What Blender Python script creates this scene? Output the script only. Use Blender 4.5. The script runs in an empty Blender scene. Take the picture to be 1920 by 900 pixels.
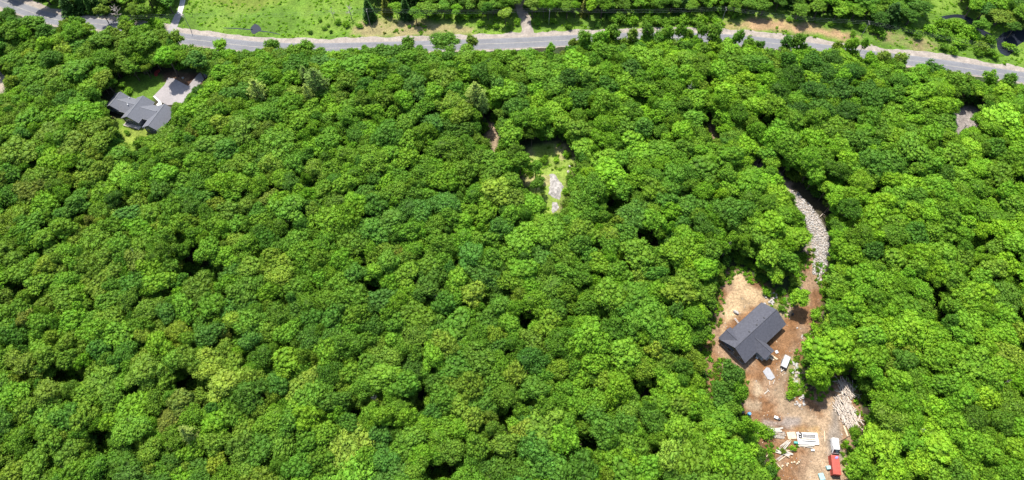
import bpy, math, random
import numpy as np
from mathutils import Vector, Matrix
R_ = math.radians
random.seed(7); rng = np.random.default_rng(7)
scene = bpy.context.scene
COL = scene.collection

# ------------------------------------------------------------------ camera, sky, sun, exposure
H = 230.0; PITCH = 30.0; FPX = 1280.0
cam = bpy.data.cameras.new('camera'); camo = bpy.data.objects.new('camera', cam); COL.objects.link(camo)
camo.location = (0, 0, H); camo.rotation_euler = (R_(PITCH), 0, 0)
cam.sensor_width = 36; cam.lens = 36 * FPX / 1920; cam.clip_start = 1; cam.clip_end = 6000
scene.camera = camo
SUN_EL, SUN_AZ = 64.0, -24.0          # azimuth from +Y, clockwise positive
w = bpy.data.worlds.new('World'); scene.world = w; w.use_nodes = True
nt = w.node_tree; bg = nt.nodes['Background']
sky = nt.nodes.new('ShaderNodeTexSky'); sky.sky_type = 'NISHITA'; sky.sun_disc = False
sky.sun_elevation = R_(SUN_EL); sky.sun_rotation = R_(SUN_AZ); sky.air_density = 1.0; sky.dust_density = 1.5
nt.links.new(sky.outputs[0], bg.inputs[0]); bg.inputs[1].default_value = 0.15
sd = bpy.data.lights.new('sun', 'SUN'); so = bpy.data.objects.new('sun', sd); COL.objects.link(so)
sd.energy = 4.4; sd.angle = R_(0.55); sd.color = (1.0, 0.955, 0.88)
sdir = Vector((math.sin(R_(SUN_AZ)) * math.cos(R_(SUN_EL)), math.cos(R_(SUN_AZ)) * math.cos(R_(SUN_EL)), math.sin(R_(SUN_EL))))
so.rotation_euler = sdir.to_track_quat('Z', 'Y').to_euler()
so.location = (0, 0, 300)
scene.view_settings.view_transform = 'Standard'; scene.view_settings.look = 'None'
scene.view_settings.exposure = 1.2; scene.view_settings.gamma = 1.0
scene.cycles.max_bounces = 6; scene.cycles.diffuse_bounces = 3; scene.cycles.transmission_bounces = 4
scene.cycles.transparent_max_bounces = 6

CP, SP = math.cos(R_(PITCH)), math.sin(R_(PITCH))
def at(u, v, z=0.0):                      # the ground (or height z) point seen at photograph pixel u, v
    x = (u - 960) / FPX; y = (450 - v) / FPX
    t = (H - z) / (CP - SP * y)
    return Vector((x * t, (y * CP + SP) * t, z))
def pix(X, Y, Z):                          # inverse of at(); works on arrays
    d = (Y * -SP + (H - Z) * CP) * 1.0
    # camera axes: right (1,0,0), up (0,CP,SP), forward (0,SP,-CP)
    up = Y * CP + (Z - H) * SP; fw = Y * SP - (Z - H) * CP
    return 960 + FPX * X / fw, 450 - FPX * up / fw, fw

# ------------------------------------------------------------------ noise and polygons (numpy)
def vnoise(x, y, s, seed=0):
    x = np.asarray(x, float) / s; y = np.asarray(y, float) / s
    xi = np.floor(x).astype(np.int64); yi = np.floor(y).astype(np.int64); fx = x - xi; fy = y - yi
    def h(a, b):
        n = (a * 374761393 + b * 668265263 + seed * 974711) & 0x7fffffff
        n = ((n ^ (n >> 13)) * 1274126177) & 0x7fffffff
        return ((n ^ (n >> 16)) & 0xffff) / 65535.0
    fx = fx * fx * (3 - 2 * fx); fy = fy * fy * (3 - 2 * fy)
    a = h(xi, yi) * (1 - fx) + h(xi + 1, yi) * fx; b = h(xi, yi + 1) * (1 - fx) + h(xi + 1, yi + 1) * fx
    return a * (1 - fy) + b * fy
def fbm(x, y, s, seed=0):
    return (vnoise(x, y, s, seed) + .5 * vnoise(x, y, s / 2, seed + 1) + .25 * vnoise(x, y, s / 4, seed + 2)) / 1.75
def sdist(poly, X, Y):                     # signed distance, negative inside
    P = np.array([(p[0], p[1]) for p in poly], float); X = np.asarray(X, float); Y = np.asarray(Y, float)
    d = np.full(X.shape, 1e18); s = np.zeros(X.shape, bool); n = len(P)
    for i in range(n):
        a = P[i]; b = P[(i + 1) % n]; ex, ey = b - a
        wx, wy = X - a[0], Y - a[1]; t = np.clip((wx * ex + wy * ey) / (ex * ex + ey * ey + 1e-12), 0, 1)
        d = np.minimum(d, (wx - ex * t) ** 2 + (wy - ey * t) ** 2)
        c = ((a[1] > Y) != (b[1] > Y)) & (X < (b[0] - a[0]) * (Y - a[1]) / (b[1] - a[1] + 1e-12) + a[0]); s ^= c
    d = np.sqrt(d); return np.where(s, -d, d)
def wpoly(pts, z=0): return [tuple(at(u, v, z)[:2]) for u, v in pts]
def sstep(a, b, x): t = np.clip((x - a) / (b - a), 0, 1); return t * t * (3 - 2 * t)

# ------------------------------------------------------------------ materials
def mat(name, col, rough=0.8, spec=0.3, metal=0.0, noise=None, bump=None, scale2=None):
    col = tuple(c * .64 for c in col); m = bpy.data.materials.new(name); m.use_nodes = True; n = m.node_tree; b = n.nodes['Principled BSDF']
    b.inputs['Roughness'].default_value = rough; b.inputs['Specular IOR Level'].default_value = spec; b.inputs['Metallic'].default_value = metal
    b.inputs['Base Color'].default_value = (*col, 1)
    tc = n.nodes.new('ShaderNodeTexCoord')
    if noise:
        sc_, amt = noise
        t = n.nodes.new('ShaderNodeTexNoise'); t.inputs['Scale'].default_value = sc_; t.inputs['Detail'].default_value = 6
        n.links.new(tc.outputs['Object'], t.inputs['Vector'])
        r = n.nodes.new('ShaderNodeMapRange'); r.inputs[1].default_value = .3; r.inputs[2].default_value = .7
        r.inputs[3].default_value = 1 - amt; r.inputs[4].default_value = 1 + amt; n.links.new(t.outputs[0], r.inputs[0])
        v = n.nodes.new('ShaderNodeVectorMath'); v.operation = 'MULTIPLY'; v.inputs[0].default_value = col
        n.links.new(r.outputs[0], v.inputs[1]); n.links.new(v.outputs[0], b.inputs['Base Color'])
    if bump:
        t2 = n.nodes.new('ShaderNodeTexNoise'); t2.inputs['Scale'].default_value = bump[0]; t2.inputs['Detail'].default_value = 5
        n.links.new(tc.outputs['Object'], t2.inputs['Vector'])
        bp = n.nodes.new('ShaderNodeBump'); bp.inputs['Strength'].default_value = bump[1]; bp.inputs['Distance'].default_value = bump[2]
        n.links.new(t2.outputs[0], bp.inputs['Height']); n.links.new(bp.outputs[0], b.inputs['Normal'])
    return m

def leaf_mat():
    m = bpy.data.materials.new('leaf'); m.use_nodes = True; n = m.node_tree; b = n.nodes['Principled BSDF']
    a = n.nodes.new('ShaderNodeAttribute'); a.attribute_type = 'INSTANCER'; a.attribute_name = 'tint'
    v = n.nodes.new('ShaderNodeAttribute'); v.attribute_type = 'GEOMETRY'; v.attribute_name = 'lv'
    x = n.nodes.new('ShaderNodeVectorMath'); x.operation = 'MULTIPLY'
    n.links.new(a.outputs['Vector'], x.inputs[0]); n.links.new(v.outputs['Vector'], x.inputs[1])
    n.links.new(x.outputs[0], b.inputs['Base Color'])
    b.inputs['Roughness'].default_value = .6; b.inputs['Specular IOR Level'].default_value = .12
    tr = n.nodes.new('ShaderNodeBsdfTranslucent')
    y = n.nodes.new('ShaderNodeVectorMath'); y.operation = 'MULTIPLY'; y.inputs[1].default_value = (1.45, 1.5, .7)
    n.links.new(x.outputs[0], y.inputs[0]); n.links.new(y.outputs[0], tr.inputs[0])
    mx = n.nodes.new('ShaderNodeMixShader'); mx.inputs[0].default_value = .33
    n.links.new(b.outputs[0], mx.inputs[1]); n.links.new(tr.outputs[0], mx.inputs[2])
    n.links.new(mx.outputs[0], n.nodes['Material Output'].inputs[0]); return m
M_LEAF = leaf_mat()
M_BARK = mat('bark', (.12, .09, .065), .9, .2, noise=(3, .35))
M_BARKD = mat('dead_bark', (.36, .32, .28), .9, .2, noise=(3, .3))
M_LOG = mat('weathered_log', (.66, .56, .46), .85, .2, noise=(2.2, .35), bump=(9, .5, .03))
M_LOG2 = mat('grey_log', (.58, .51, .44), .85, .2, noise=(2.2, .35))
M_LUM = mat('fresh_lumber', (.62, .50, .34), .75, .25, noise=(2.5, .2))
M_LUM2 = mat('weathered_lumber', (.52, .47, .40), .8, .25, noise=(2, .3))
M_ROCK = mat('pale_rock', (.46, .435, .40), .9, .25, noise=(1.1, .28), bump=(4, .8, .08))
M_ROCK2 = mat('pinkish_rock', (.46, .41, .36), .9, .25, noise=(1.3, .3), bump=(4, .8, .08))
M_WHITE = mat('white_paint', (.76, .76, .75), .4, .5, noise=(1.5, .05))
M_SHEET = mat('white_sheeting', (.70, .69, .66), .55, .4, noise=(1.2, .12), bump=(3, .4, .05))
M_DARK = mat('dark_metal', (.035, .035, .04), .5, .5, noise=(3, .2))
M_RUB = mat('rubber', (.02, .02, .02), .8, .3)
M_GLASS = mat('glass', (.03, .04, .05), .08, .7)
M_RED = mat('red_paint', (.50, .085, .06), .55, .4, noise=(.8, .2))
M_TEAL = mat('teal_plastic', (.12, .42, .36), .5, .4, noise=(2, .15))
M_CYAN = mat('pale_teal_plastic', (.33, .56, .54), .5, .4, noise=(2, .15))
M_BLUE = mat('blue_plastic', (.10, .33, .62), .5, .4, noise=(2, .15))
M_PURP = mat('violet_tarp', (.30, .27, .60), .6, .3, noise=(2, .2))
M_GREY = mat('grey_concrete', (.36, .36, .37), .85, .25, noise=(1.5, .12), bump=(6, .3, .02))
M_ROOF_A = mat('charcoal_shingles', (.086, .088, .106), .85, .25, noise=(1.6, .2), bump=(7, .5, .03))
M_ROOF_B = mat('grey_shingles', (.145, .15, .168), .8, .3, noise=(2.2, .14), bump=(7, .5, .03))
M_CAP = mat('ridge_shingles', (.06, .06, .07), .8, .3)
M_CAPB = mat('pale_ridge_trim', (.22, .225, .24), .6, .3)
M_WALL_A = mat('brown_siding', (.16, .125, .10), .8, .3, noise=(1, .2))
M_WALL_B = mat('grey_siding', (.20, .20, .20), .7, .3, noise=(1, .1))
M_POLE = mat('pole_wood', (.34, .31, .27), .9, .2, noise=(3, .2))
M_WIRE = mat('wire', (.30, .33, .30), .5, .4)
M_MULCH = mat('red_mulch', (.36, .05, .04), .9, .2, noise=(3, .35), bump=(5, 1, .1))
M_WATER = mat('dark_water', (.02, .024, .034), .2, .25)
M_WALK = mat('pale_paving', (.62, .60, .55), .8, .3, noise=(1.5, .1))

def road_mat(name, col, sc1=.12, amt=.12, fine=.1):
    col = tuple(c * .64 for c in col)
    m = bpy.data.materials.new(name); m.use_nodes = True; n = m.node_tree; b = n.nodes['Principled BSDF']
    b.inputs['Roughness'].default_value = .9; b.inputs['Specular IOR Level'].default_value = .2
    tc = n.nodes.new('ShaderNodeTexCoord'); prev = None
    for s, a in ((sc1, amt), (2.6, fine), (.7, fine * .8)):
        t = n.nodes.new('ShaderNodeTexNoise'); t.inputs['Scale'].default_value = s; t.inputs['Detail'].default_value = 5
        n.links.new(tc.outputs['Object'], t.inputs['Vector'])
        r = n.nodes.new('ShaderNodeMapRange'); r.inputs[1].default_value = .3; r.inputs[2].default_value = .7
        r.inputs[3].default_value = 1 - a; r.inputs[4].default_value = 1 + a; n.links.new(t.outputs[0], r.inputs[0])
        v = n.nodes.new('ShaderNodeVectorMath'); v.operation = 'MULTIPLY'
        if prev: n.links.new(prev, v.inputs[0])
        else: v.inputs[0].default_value = col
        n.links.new(r.outputs[0], v.inputs[1]); prev = v.outputs[0]
    n.links.new(prev, b.inputs['Base Color']); return m
M_ASPH = road_mat('asphalt', (.19, .19, .20)); M_ASPH2 = road_mat('driveway_asphalt', (.34, .31, .30))
M_SHOULDER = road_mat('gravel_shoulder', (.33, .285, .24), .3, .18, .2)
M_LINE = mat('road_paint', (.42, .38, .29), .7, .3, noise=(.8, .25))
M_LINEW = mat('white_road_paint', (.36, .355, .34), .7, .3, noise=(.8, .25))

def ground_mat():
    m = bpy.data.materials.new('ground_soil'); m.use_nodes = True; n = m.node_tree; b = n.nodes['Principled BSDF']
    b.inputs['Roughness'].default_value = .95; b.inputs['Specular IOR Level'].default_value = .15
    a = n.nodes.new('ShaderNodeAttribute'); a.attribute_name = 'soil'
    tc = n.nodes.new('ShaderNodeTexCoord'); prev = a.outputs['Vector']
    for s, am in ((.25, .2), (1.1, .25), (3.2, .36)):
        t = n.nodes.new('ShaderNodeTexNoise'); t.inputs['Scale'].default_value = s; t.inputs['Detail'].default_value = 4
        n.links.new(tc.outputs['Object'], t.inputs['Vector'])
        r = n.nodes.new('ShaderNodeMapRange'); r.inputs[1].default_value = .32; r.inputs[2].default_value = .68
        r.inputs[3].default_value = 1 - am; r.inputs[4].default_value = 1 + am; n.links.new(t.outputs[0], r.inputs[0])
        v = n.nodes.new('ShaderNodeVectorMath'); v.operation = 'MULTIPLY'
        n.links.new(prev, v.inputs[0]); n.links.new(r.outputs[0], v.inputs[1]); prev = v.outputs[0]
    n.links.new(prev, b.inputs['Base Color'])
    t2 = n.nodes.new('ShaderNodeTexNoise'); t2.inputs['Scale'].default_value = 1.6; t2.inputs['Detail'].default_value = 6
    n.links.new(tc.outputs['Object'], t2.inputs['Vector'])
    bp = n.nodes.new('ShaderNodeBump'); bp.inputs['Strength'].default_value = .7; bp.inputs['Distance'].default_value = .25
    n.links.new(t2.outputs[0], bp.inputs['Height']); n.links.new(bp.outputs[0], b.inputs['Normal'])
    return m
M_GROUND = ground_mat()

# ------------------------------------------------------------------ mesh helpers
class MB:
    def __init__(s): s.v = []; s.f = []; s.mi = []
    def add(s, vs, fs, mi=0):
        o = len(s.v); s.v += [tuple(p) for p in vs]; s.f += [tuple(i + o for i in f) for f in fs]; s.mi += [mi] * len(fs); return s
    def box(s, c, size, rz=0.0, mi=0, rot=None, taper=1.0):
        hx, hy, hz = size[0] / 2, size[1] / 2, size[2] / 2
        m = rot if rot is not None else Matrix.Rotation(rz, 3, 'Z'); vs = []
        for sz in (-1, 1):
            k = taper if sz > 0 else 1
            for sx, sy in ((-1, -1), (1, -1), (1, 1), (-1, 1)): vs.append(m @ Vector((sx * hx * k, sy * hy * k, sz * hz)) + Vector(c))
        return s.add(vs, [(3, 2, 1, 0), (4, 5, 6, 7), (0, 1, 5, 4), (1, 2, 6, 5), (2, 3, 7, 6), (3, 0, 4, 7)], mi)
    def tube(s, pts, rads, n=6, mi=0):
        pts = [Vector(p) for p in pts]; vs = []; k = len(pts)
        for i, p in enumerate(pts):
            d = (pts[min(i + 1, k - 1)] - pts[max(i - 1, 0)]).normalized()
            a = d.cross(Vector((0, 0, 1)) if abs(d.z) < .9 else Vector((1, 0, 0))).normalized(); b = d.cross(a)
            for j in range(n):
                t = 2 * math.pi * j / n; vs.append(p + (a * math.cos(t) + b * math.sin(t)) * rads[i])
        fs = [(i * n + j, i * n + (j + 1) % n, (i + 1) * n + (j + 1) % n, (i + 1) * n + j) for i in range(k - 1) for j in range(n)]
        fs += [tuple(range(n)), tuple(reversed(range((k - 1) * n, k * n)))]
        return s.add(vs, fs, mi)
    def prism(s, poly, z0, z1, mi=0):
        n = len(poly); vs = [(p[0], p[1], z0) for p in poly] + [(p[0], p[1], z1) for p in poly]
        return s.add(vs, [tuple(reversed(range(n))), tuple(range(n, 2 * n))] + [(i, (i + 1) % n, (i + 1) % n + n, i + n) for i in range(n)], mi)
    def mesh(s, name, mats):
        me = bpy.data.meshes.new(name); me.from_pydata(s.v, [], s.f)
        for m in (mats if isinstance(mats, (list, tuple)) else [mats]): me.materials.append(m)
        if any(s.mi): me.polygons.foreach_set('material_index', s.mi)
        me.update(); return me
    def build(s, name, mats, parent=None, loc=None):
        return link(name, s.mesh(name, mats), parent, loc)
def link(name, me, parent=None, loc=None, rz=0, sc=None):
    o = bpy.data.objects.new(name, me); COL.objects.link(o)
    if parent: o.parent = parent
    if loc is not None: o.location = loc
    if rz: o.rotation_euler = (0, 0, rz)
    if sc is not None: o.scale = sc
    return o
def tag(o, label=None, cat=None, group=None, kind=None):
    if label: o['label'] = label
    if cat: o['category'] = cat
    if group: o['group'] = group
    if kind: o['kind'] = kind
    return o
def empty(name, loc, label, cat, group=None, rz=0):
    o = bpy.data.objects.new(name, None); COL.objects.link(o); o.location = loc; o.rotation_euler = (0, 0, rz); o.empty_display_size = .5
    return tag(o, label, cat, group)

def smooth_line(pts, n=8):
    P = [Vector(p) for p in pts]; out = []
    for i in range(len(P) - 1):
        p0 = P[max(i - 1, 0)]; p1 = P[i]; p2 = P[i + 1]; p3 = P[min(i + 2, len(P) - 1)]
        for k in range(n):
            t = k / n; out.append(.5 * ((2 * p1) + (p2 - p0) * t + (2 * p0 - 5 * p1 + 4 * p2 - p3) * t * t + (3 * p1 - p0 - 3 * p2 + p3) * t ** 3))
    out.append(P[-1]); return out
# ------------------------------------------------------------------ the ground, one sheet
RELIEF_FREE = []                            # filled below: places where the ground is flat
def axis(lo, hi, fine_lo, fine_hi, s_f, s_c, far):
    a = list(np.arange(lo, fine_lo, s_c)) + list(np.arange(fine_lo, fine_hi, s_f)) + list(np.arange(fine_hi, hi, s_c))
    out = [lo - far, lo - far / 2, lo - far / 6, lo - far / 20] + a + [hi, hi + far / 20, hi + far / 6, hi + far / 2, hi + far]
    return np.array(out)
P_YARD = [(1322, 700), (1322, 640), (1338, 600), (1345, 540), (1362, 508), (1392, 500), (1424, 528), (1452, 548), (1480, 566), (1496, 545), (1500, 505), (1515, 478), (1533, 500),
          (1546, 520), (1552, 560), (1536, 600), (1542, 622), (1512, 650), (1502, 690), (1512, 735), (1548, 735), (1562, 700), (1590, 708), (1612, 740), (1620, 800), (1604, 830),
          (1592, 862), (1604, 900), (1610, 980), (1430, 980), (1452, 890), (1440, 850), (1410, 812), (1385, 770), (1388, 706), (1350, 690), (1332, 745), (1318, 730)]
P_SAND = [(1372, 512), (1396, 508), (1412, 535), (1444, 552), (1466, 580), (1430, 566), (1400, 580), (1372, 610), (1352, 640), (1345, 600), (1368, 560), (1376, 535)]
P_SAND2 = [(1396, 708), (1422, 712), (1436, 738), (1420, 742), (1404, 726)]
P_SAND3 = [(1392, 748), (1432, 752), (1430, 776), (1395, 772)]
P_TRACK = [(1470, 668), (1488, 672), (1478, 730), (1492, 756), (1535, 770), (1552, 735), (1576, 722), (1582, 760), (1576, 830), (1584, 980), (1500, 980), (1520, 850), (1508, 800), (1450, 778), (1448, 720)]
P_GREYPATH = [(1555, 765), (1580, 760), (1578, 855), (1552, 855)]
P_DRIVE = [(1478, 345), (1492, 362), (1512, 395), (1528, 440), (1532, 480), (1524, 512), (1540, 560), (1535, 600), (1512, 640), (1490, 670), (1465, 672), (1500, 620), (1508, 590), (1490, 560),
           (1500, 520), (1512, 480), (1512, 430), (1492, 385), (1470, 350)]
P_ROCKB = [(1484, 358), (1496, 362), (1520, 385), (1536, 408), (1552, 440), (1556, 470), (1548, 505), (1536, 520), (1524, 512), (1526, 475), (1518, 432), (1500, 395), (1486, 370)]
P_GREENSTRIP = [(1482, 675), (1502, 690), (1512, 738), (1490, 745), (1476, 735)]
P_CLEAR = [(983, 288), (1000, 272), (1062, 268), (1078, 296), (1076, 322), (1062, 345), (1055, 405), (1030, 412), (988, 405), (990, 360), (980, 322)]
P_PATCH1 = [(912, 235), (930, 225), (938, 262), (930, 292), (918, 282)]
P_PATCH2 = [(1785, 195), (1838, 200), (1842, 240), (1800, 252), (1782, 228)]
P_PATCH3 = [(-60, 120), (5, 125), (14, 150), (4, 172), (-60, 172)]
P_PATCH4 = [(1326, 205), (1345, 225), (1348, 262), (1336, 268), (1325, 240)]
P_PATCH5 = [(1405, 292), (1425, 298), (1455, 318), (1484, 345), (1478, 352), (1448, 330), (1412, 312)]
P_LAWN = [(222, 150), (262, 135), (306, 142), (312, 160), (292, 182), (284, 196), (246, 190), (215, 176)]
P_LAWN2 = [(205, 222), (225, 225), (262, 240), (300, 238), (300, 252), (262, 262), (262, 290), (240, 292), (228, 262), (210, 245)]
P_SOIL1 = [(304, 136), (330, 134), (372, 138), (392, 146), (388, 160), (352, 168), (330, 152), (310, 148)]
P_MEADOW = [(-200, -160), (2200, -160), (2200, 180), (2000, 168), (1900, 150), (1800, 135), (1700, 118), (1560, 98), (1413, 80), (1300, 72), (1150, 72), (960, 82), (800, 88), (560, 93), (400, 80), (300, 66), (180, 55), (110, 45), (60, 30), (0, 10), (-200, -40)]
P_DRY1 = [(672, 42), (700, 34), (745, 36), (800, 40), (850, 42), (885, 55), (880, 66), (820, 66), (760, 74), (690, 72), (664, 62)]
P_DRY2 = [(1362, 44), (1400, 34), (1470, 36), (1530, 50), (1590, 60), (1620, 72), (1600, 78), (1540, 66), (1470, 58), (1400, 55), (1365, 55)]
P_DRY3 = [(1640, 60), (1700, 68), (1760, 85), (1740, 96), (1690, 84), (1650, 74)]
P_YELL1 = [(400, -30), (560, -30), (500, 15), (440, 18), (400, 8)]
P_POND = [(1868, 76), (1876, 66), (1892, 58), (1930, 55), (1990, 60), (1990, 80), (1930, 77), (1910, 84), (1900, 96), (1890, 105), (1878, 101), (1870, 90)]
P_POOL = [(470, 52), (478, 45), (486, 49), (490, 56), (482, 61), (476, 64), (471, 60)]
P_CREEK1 = [(418, 52), (440, 52.6), (471, 55), (471, 56.4), (440, 54), (420, 53)]
P_CREEK2 = [(486, 57), (506, 60), (524, 64), (523, 64.8), (506, 61.2), (486, 58.8)]
P_CREEK3 = [(1760, 32), (1790, 27), (1812, 30), (1828, 40), (1842, 55), (1855, 62), (1870, 72), (1868, 80), (1850, 70), (1834, 60), (1822, 48), (1806, 36), (1788, 33), (1762, 38)]

RUTS = [([(1484, 672), (1468, 716), (1466, 748), (1492, 768), (1540, 776), (1566, 800), (1568, 900)], (-1.0, 1.0), .78), ([(1478, 674), (1460, 712), (1458, 742), (1440, 762), (1405, 764)], (-.9, .9), .8),
        ([(1488, 672), (1474, 720), (1478, 752), (1510, 766), (1552, 762), (1572, 735)], (-.95, .95), .82), ([(1560, 790), (1566, 860), (1562, 960)], (-1.6, .4), .8), ([(1372, 558), (1392, 566), (1402, 580)], (-1.6, -.8, 0, .8, 1.6), .8),
        ([(1520, 800), (1510, 850), (1500, 910)], (-1, 1), .86), ([(1430, 790), (1480, 796), (1530, 800)], (-1, 1, 2), .85), ([(1512, 500), (1522, 545), (1526, 590), (1500, 650), (1486, 672)], (-.9, .9), .8)]
def soil_colours(X, Y):
    nz = fbm(X, Y, 9, 3) - .5; n2 = fbm(X, Y, 3.0, 9) - .5; n3 = fbm(X, Y, 30, 5)
    base = np.array((.045, .040, .022)); leafy = np.array((.035, .055, .018))
    k = sstep(.4, .7, fbm(X, Y, 12, 11))[:, None]; far = sstep(190, 260, np.abs(X))[:, None]; C = (base * (1 - k) + leafy * k) * (1 - far) + np.array((.045, .085, .02)) * far
    def lay(px, col, soft=1.2, amp=5.0, var=.2, amount=1.0, col2=None, nsc=7):
        nonlocal C
        d = sdist(wpoly(px), X, Y) + nz * amp + n2 * amp * .6
        a = (1 - sstep(-soft, soft, d))[:, None] * amount
        q = fbm(X, Y, nsc, len(px) + 20)[:, None]
        c = np.array(col) * (1 + (q - .5) * 2 * var)
        if col2 is not None:
            s = sstep(.42, .62, q); c = c * (1 - s) + np.array(col2) * s
        C = C * (1 - a) + c * a
    lay(P_MEADOW, (.105, .20, .022), 2, 3, .3, 1, (.145, .24, .03), 14)
    lay(P_YELL1, (.15, .19, .03), 5, 16, .2, .8)
    lay(P_DRY1, (.31, .26, .12), 2, 9, .2, .95, (.22, .23, .07), 8)
    lay(P_DRY2, (.36, .235, .125), 2.5, 7, .25, 1, (.30, .24, .10), 8)
    lay(P_DRY3, (.26, .19, .10), 3, 9, .2, .8, (.16, .20, .05), 6)
    lay(P_CLEAR, (.22, .31, .05), 2, 5, .25, 1, (.32, .30, .12), 7)
    lay(P_PATCH1, (.32, .235, .15), 1.2, 4); lay(P_PATCH2, (.25, .22, .20), 1.5, 4); lay(P_PATCH3, (.37, .31, .24), 2, 4)
    lay(P_PATCH4, (.30, .20, .13), 1.5, 4, .3, 1, (.12, .14, .04), 4); lay(P_PATCH5, (.40, .29, .21), 1.5, 4)
    lay(P_LAWN, (.115, .21, .022), 1, 2, .2, 1, (.17, .25, .03), 9); lay(P_LAWN2, (.15, .25, .025), 1, 3, .2, 1, (.20, .26, .04), 8)
    lay(P_SOIL1, (.10, .055, .035), 1.5, 4, .3, 1, (.16, .10, .06), 4)
    lay(P_DRIVE, (.36, .29, .225), 1.2, 3, .15, 1, (.31, .265, .215), 5)
    lay(P_ROCKB, (.34, .29, .235), .8, 2.5, .2)
    lay(P_YARD, (.225, .118, .055), 1.4, 4, .35, 1, (.27, .175, .105), 6)
    lay(P_SAND, (.42, .30, .17), 1.2, 5, .15); lay(P_SAND2, (.37, .28, .18), 1, 4, .12); lay(P_SAND3, (.32, .235, .15), 1, 4)
    lay(P_TRACK, (.38, .275, .175), 1.8, 5, .18, .9); lay(P_GREYPATH, (.28, .235, .19), 1.2, 3, .12, .9)
    lay([(1425, 780), (1500, 785), (1500, 800), (1470, 806), (1425, 800)], (.28, .235, .20), 1.2, 4, .15, .9)
    lay([(1530, 712), (1560, 706), (1562, 735), (1540, 745)], (.23, .15, .10), 1.5, 3)
    lay([(1484, 800), (1535, 795), (1540, 812), (1500, 812)], (.42, .27, .12), 1, 4, .15, .85)
    lay([(1396, 590), (1480, 560), (1500, 600), (1488, 650), (1462, 672), (1440, 690), (1392, 700), (1352, 690), (1330, 640), (1326, 740), (1400, 745), (1420, 700)], (.215, .105, .042), 2, 5, .25, .75)
    lay(P_GREENSTRIP, (.17, .22, .04), 1, 3, .25, .9, (.34, .29, .17), 3)
    lay([(1440, 572), (1478, 560), (1490, 575), (1470, 598), (1452, 590)], (.20, .23, .06), 1, 4, .2, .8, (.36, .29, .19), 3)
    
    for line, offs, dc in RUTS:                 # wheel ruts pressed into the dirt
        q = smooth_line([at(u, v) for u, v in line], 6)
        for o_ in offs:
            d = np.full(X.shape, 1e9)
            for i in range(len(q) - 1):
                t = (q[i + 1] - q[i]).normalized(); nx, ny = -t.y * o_, t.x * o_; ax, ay, bx, by = q[i].x + nx, q[i].y + ny, q[i + 1].x + nx, q[i + 1].y + ny
                ex, ey = bx - ax, by - ay; tt = np.clip(((X - ax) * ex + (Y - ay) * ey) / (ex * ex + ey * ey + 1e-9), 0, 1); d = np.minimum(d, (X - ax - ex * tt) ** 2 + (Y - ay - ey * tt) ** 2)
            k = ((1 - sstep(.15, .65, np.sqrt(d))) * .9)[:, None]; C = C * (1 - k + k * dc)
    return np.clip(C * .64, .003, .8)

gx = axis(-300, 300, 60, 170, .6, 1.35, 1500); gy = axis(-40, 330, 30, 175, .6, 1.35, 1500)
GX, GY = np.meshgrid(gx, gy); X = GX.ravel(); Y = GY.ravel()
FLAT = [wpoly(p) for p in (P_YARD, P_DRIVE, P_LAWN, P_LAWN2, P_CLEAR, P_MEADOW)] + [wpoly([(195, 150), (400, 120), (420, 200), (330, 260), (190, 260)])]
def relief(X, Y):
    X = np.asarray(X, float); Y = np.asarray(Y, float)
    m = np.ones(X.shape)
    for p in FLAT: m = m * sstep(3, 22, sdist(p, X, Y))
    return (fbm(X, Y, 55, 41) - .5) * 5.0 * m
Z = relief(X, Y) + (fbm(X, Y, 2.4, 77) - .5) * .10
nxg, nyg = len(gx), len(gy)
idx = np.arange(nxg * nyg).reshape(nyg, nxg)
F = np.stack([idx[:-1, :-1], idx[:-1, 1:], idx[1:, 1:], idx[1:, :-1]], -1).reshape(-1, 4)
def np_mesh(name, V, F, smooth=False):
    me = bpy.data.meshes.new(name); k = F.shape[1]
    me.vertices.add(len(V)); me.vertices.foreach_set('co', np.asarray(V, np.float32).ravel())
    me.loops.add(F.size); me.loops.foreach_set('vertex_index', F.astype(np.int32).ravel())
    me.polygons.add(len(F)); me.polygons.foreach_set('loop_start', np.arange(0, F.size, k, dtype=np.int32))
    me.update(calc_edges=True); 
    me.polygons.foreach_set('use_smooth', [smooth] * len(F))
    return me
gm = np_mesh('ground', np.stack([X, Y, Z], 1), F, True)
ca = gm.attributes.new('soil', 'FLOAT_COLOR', 'POINT'); SC = soil_colours(X, Y)
ca.data.foreach_set('color', np.concatenate([SC, np.ones((len(SC), 1))], 1).astype(np.float32).ravel())
gm.materials.append(M_GROUND); tag(link('ground', gm), kind='structure')

# ------------------------------------------------------------------ roads and paths
def ribbon(name, pts, lo, hi, z, m, rag=0.0, kind='structure', parent=None, raglo=None):
    V = []; Fs = []
    for i, p in enumerate(pts):
        d = (pts[min(i + 1, len(pts) - 1)] - pts[max(i - 1, 0)]); d = Vector((d.x, d.y, 0)).normalized(); nrm = Vector((-d.y, d.x, 0))
        j1 = (fbm(p.x, p.y, 5, 3) - .5) * 2 * rag; j2 = (fbm(p.x, p.y, 5, 8) - .5) * 2 * (rag if raglo is None else raglo)
        a = p + nrm * (lo + j2); b = p + nrm * (hi + j1); c = (a + b) / 2
        V += [(a.x, a.y, z), (c.x, c.y, z + (.03 if hi - lo > 3 else 0)), (b.x, b.y, z)]
    for i in range(len(pts) - 1):
        for k in (0, 1): Fs.append((3 * i + k, 3 * i + 3 + k, 3 * i + 4 + k, 3 * i + 1 + k))
    b = MB().add(V, Fs); o = b.build(name, m, parent)
    if kind: tag(o, kind=kind)
    return o
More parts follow.
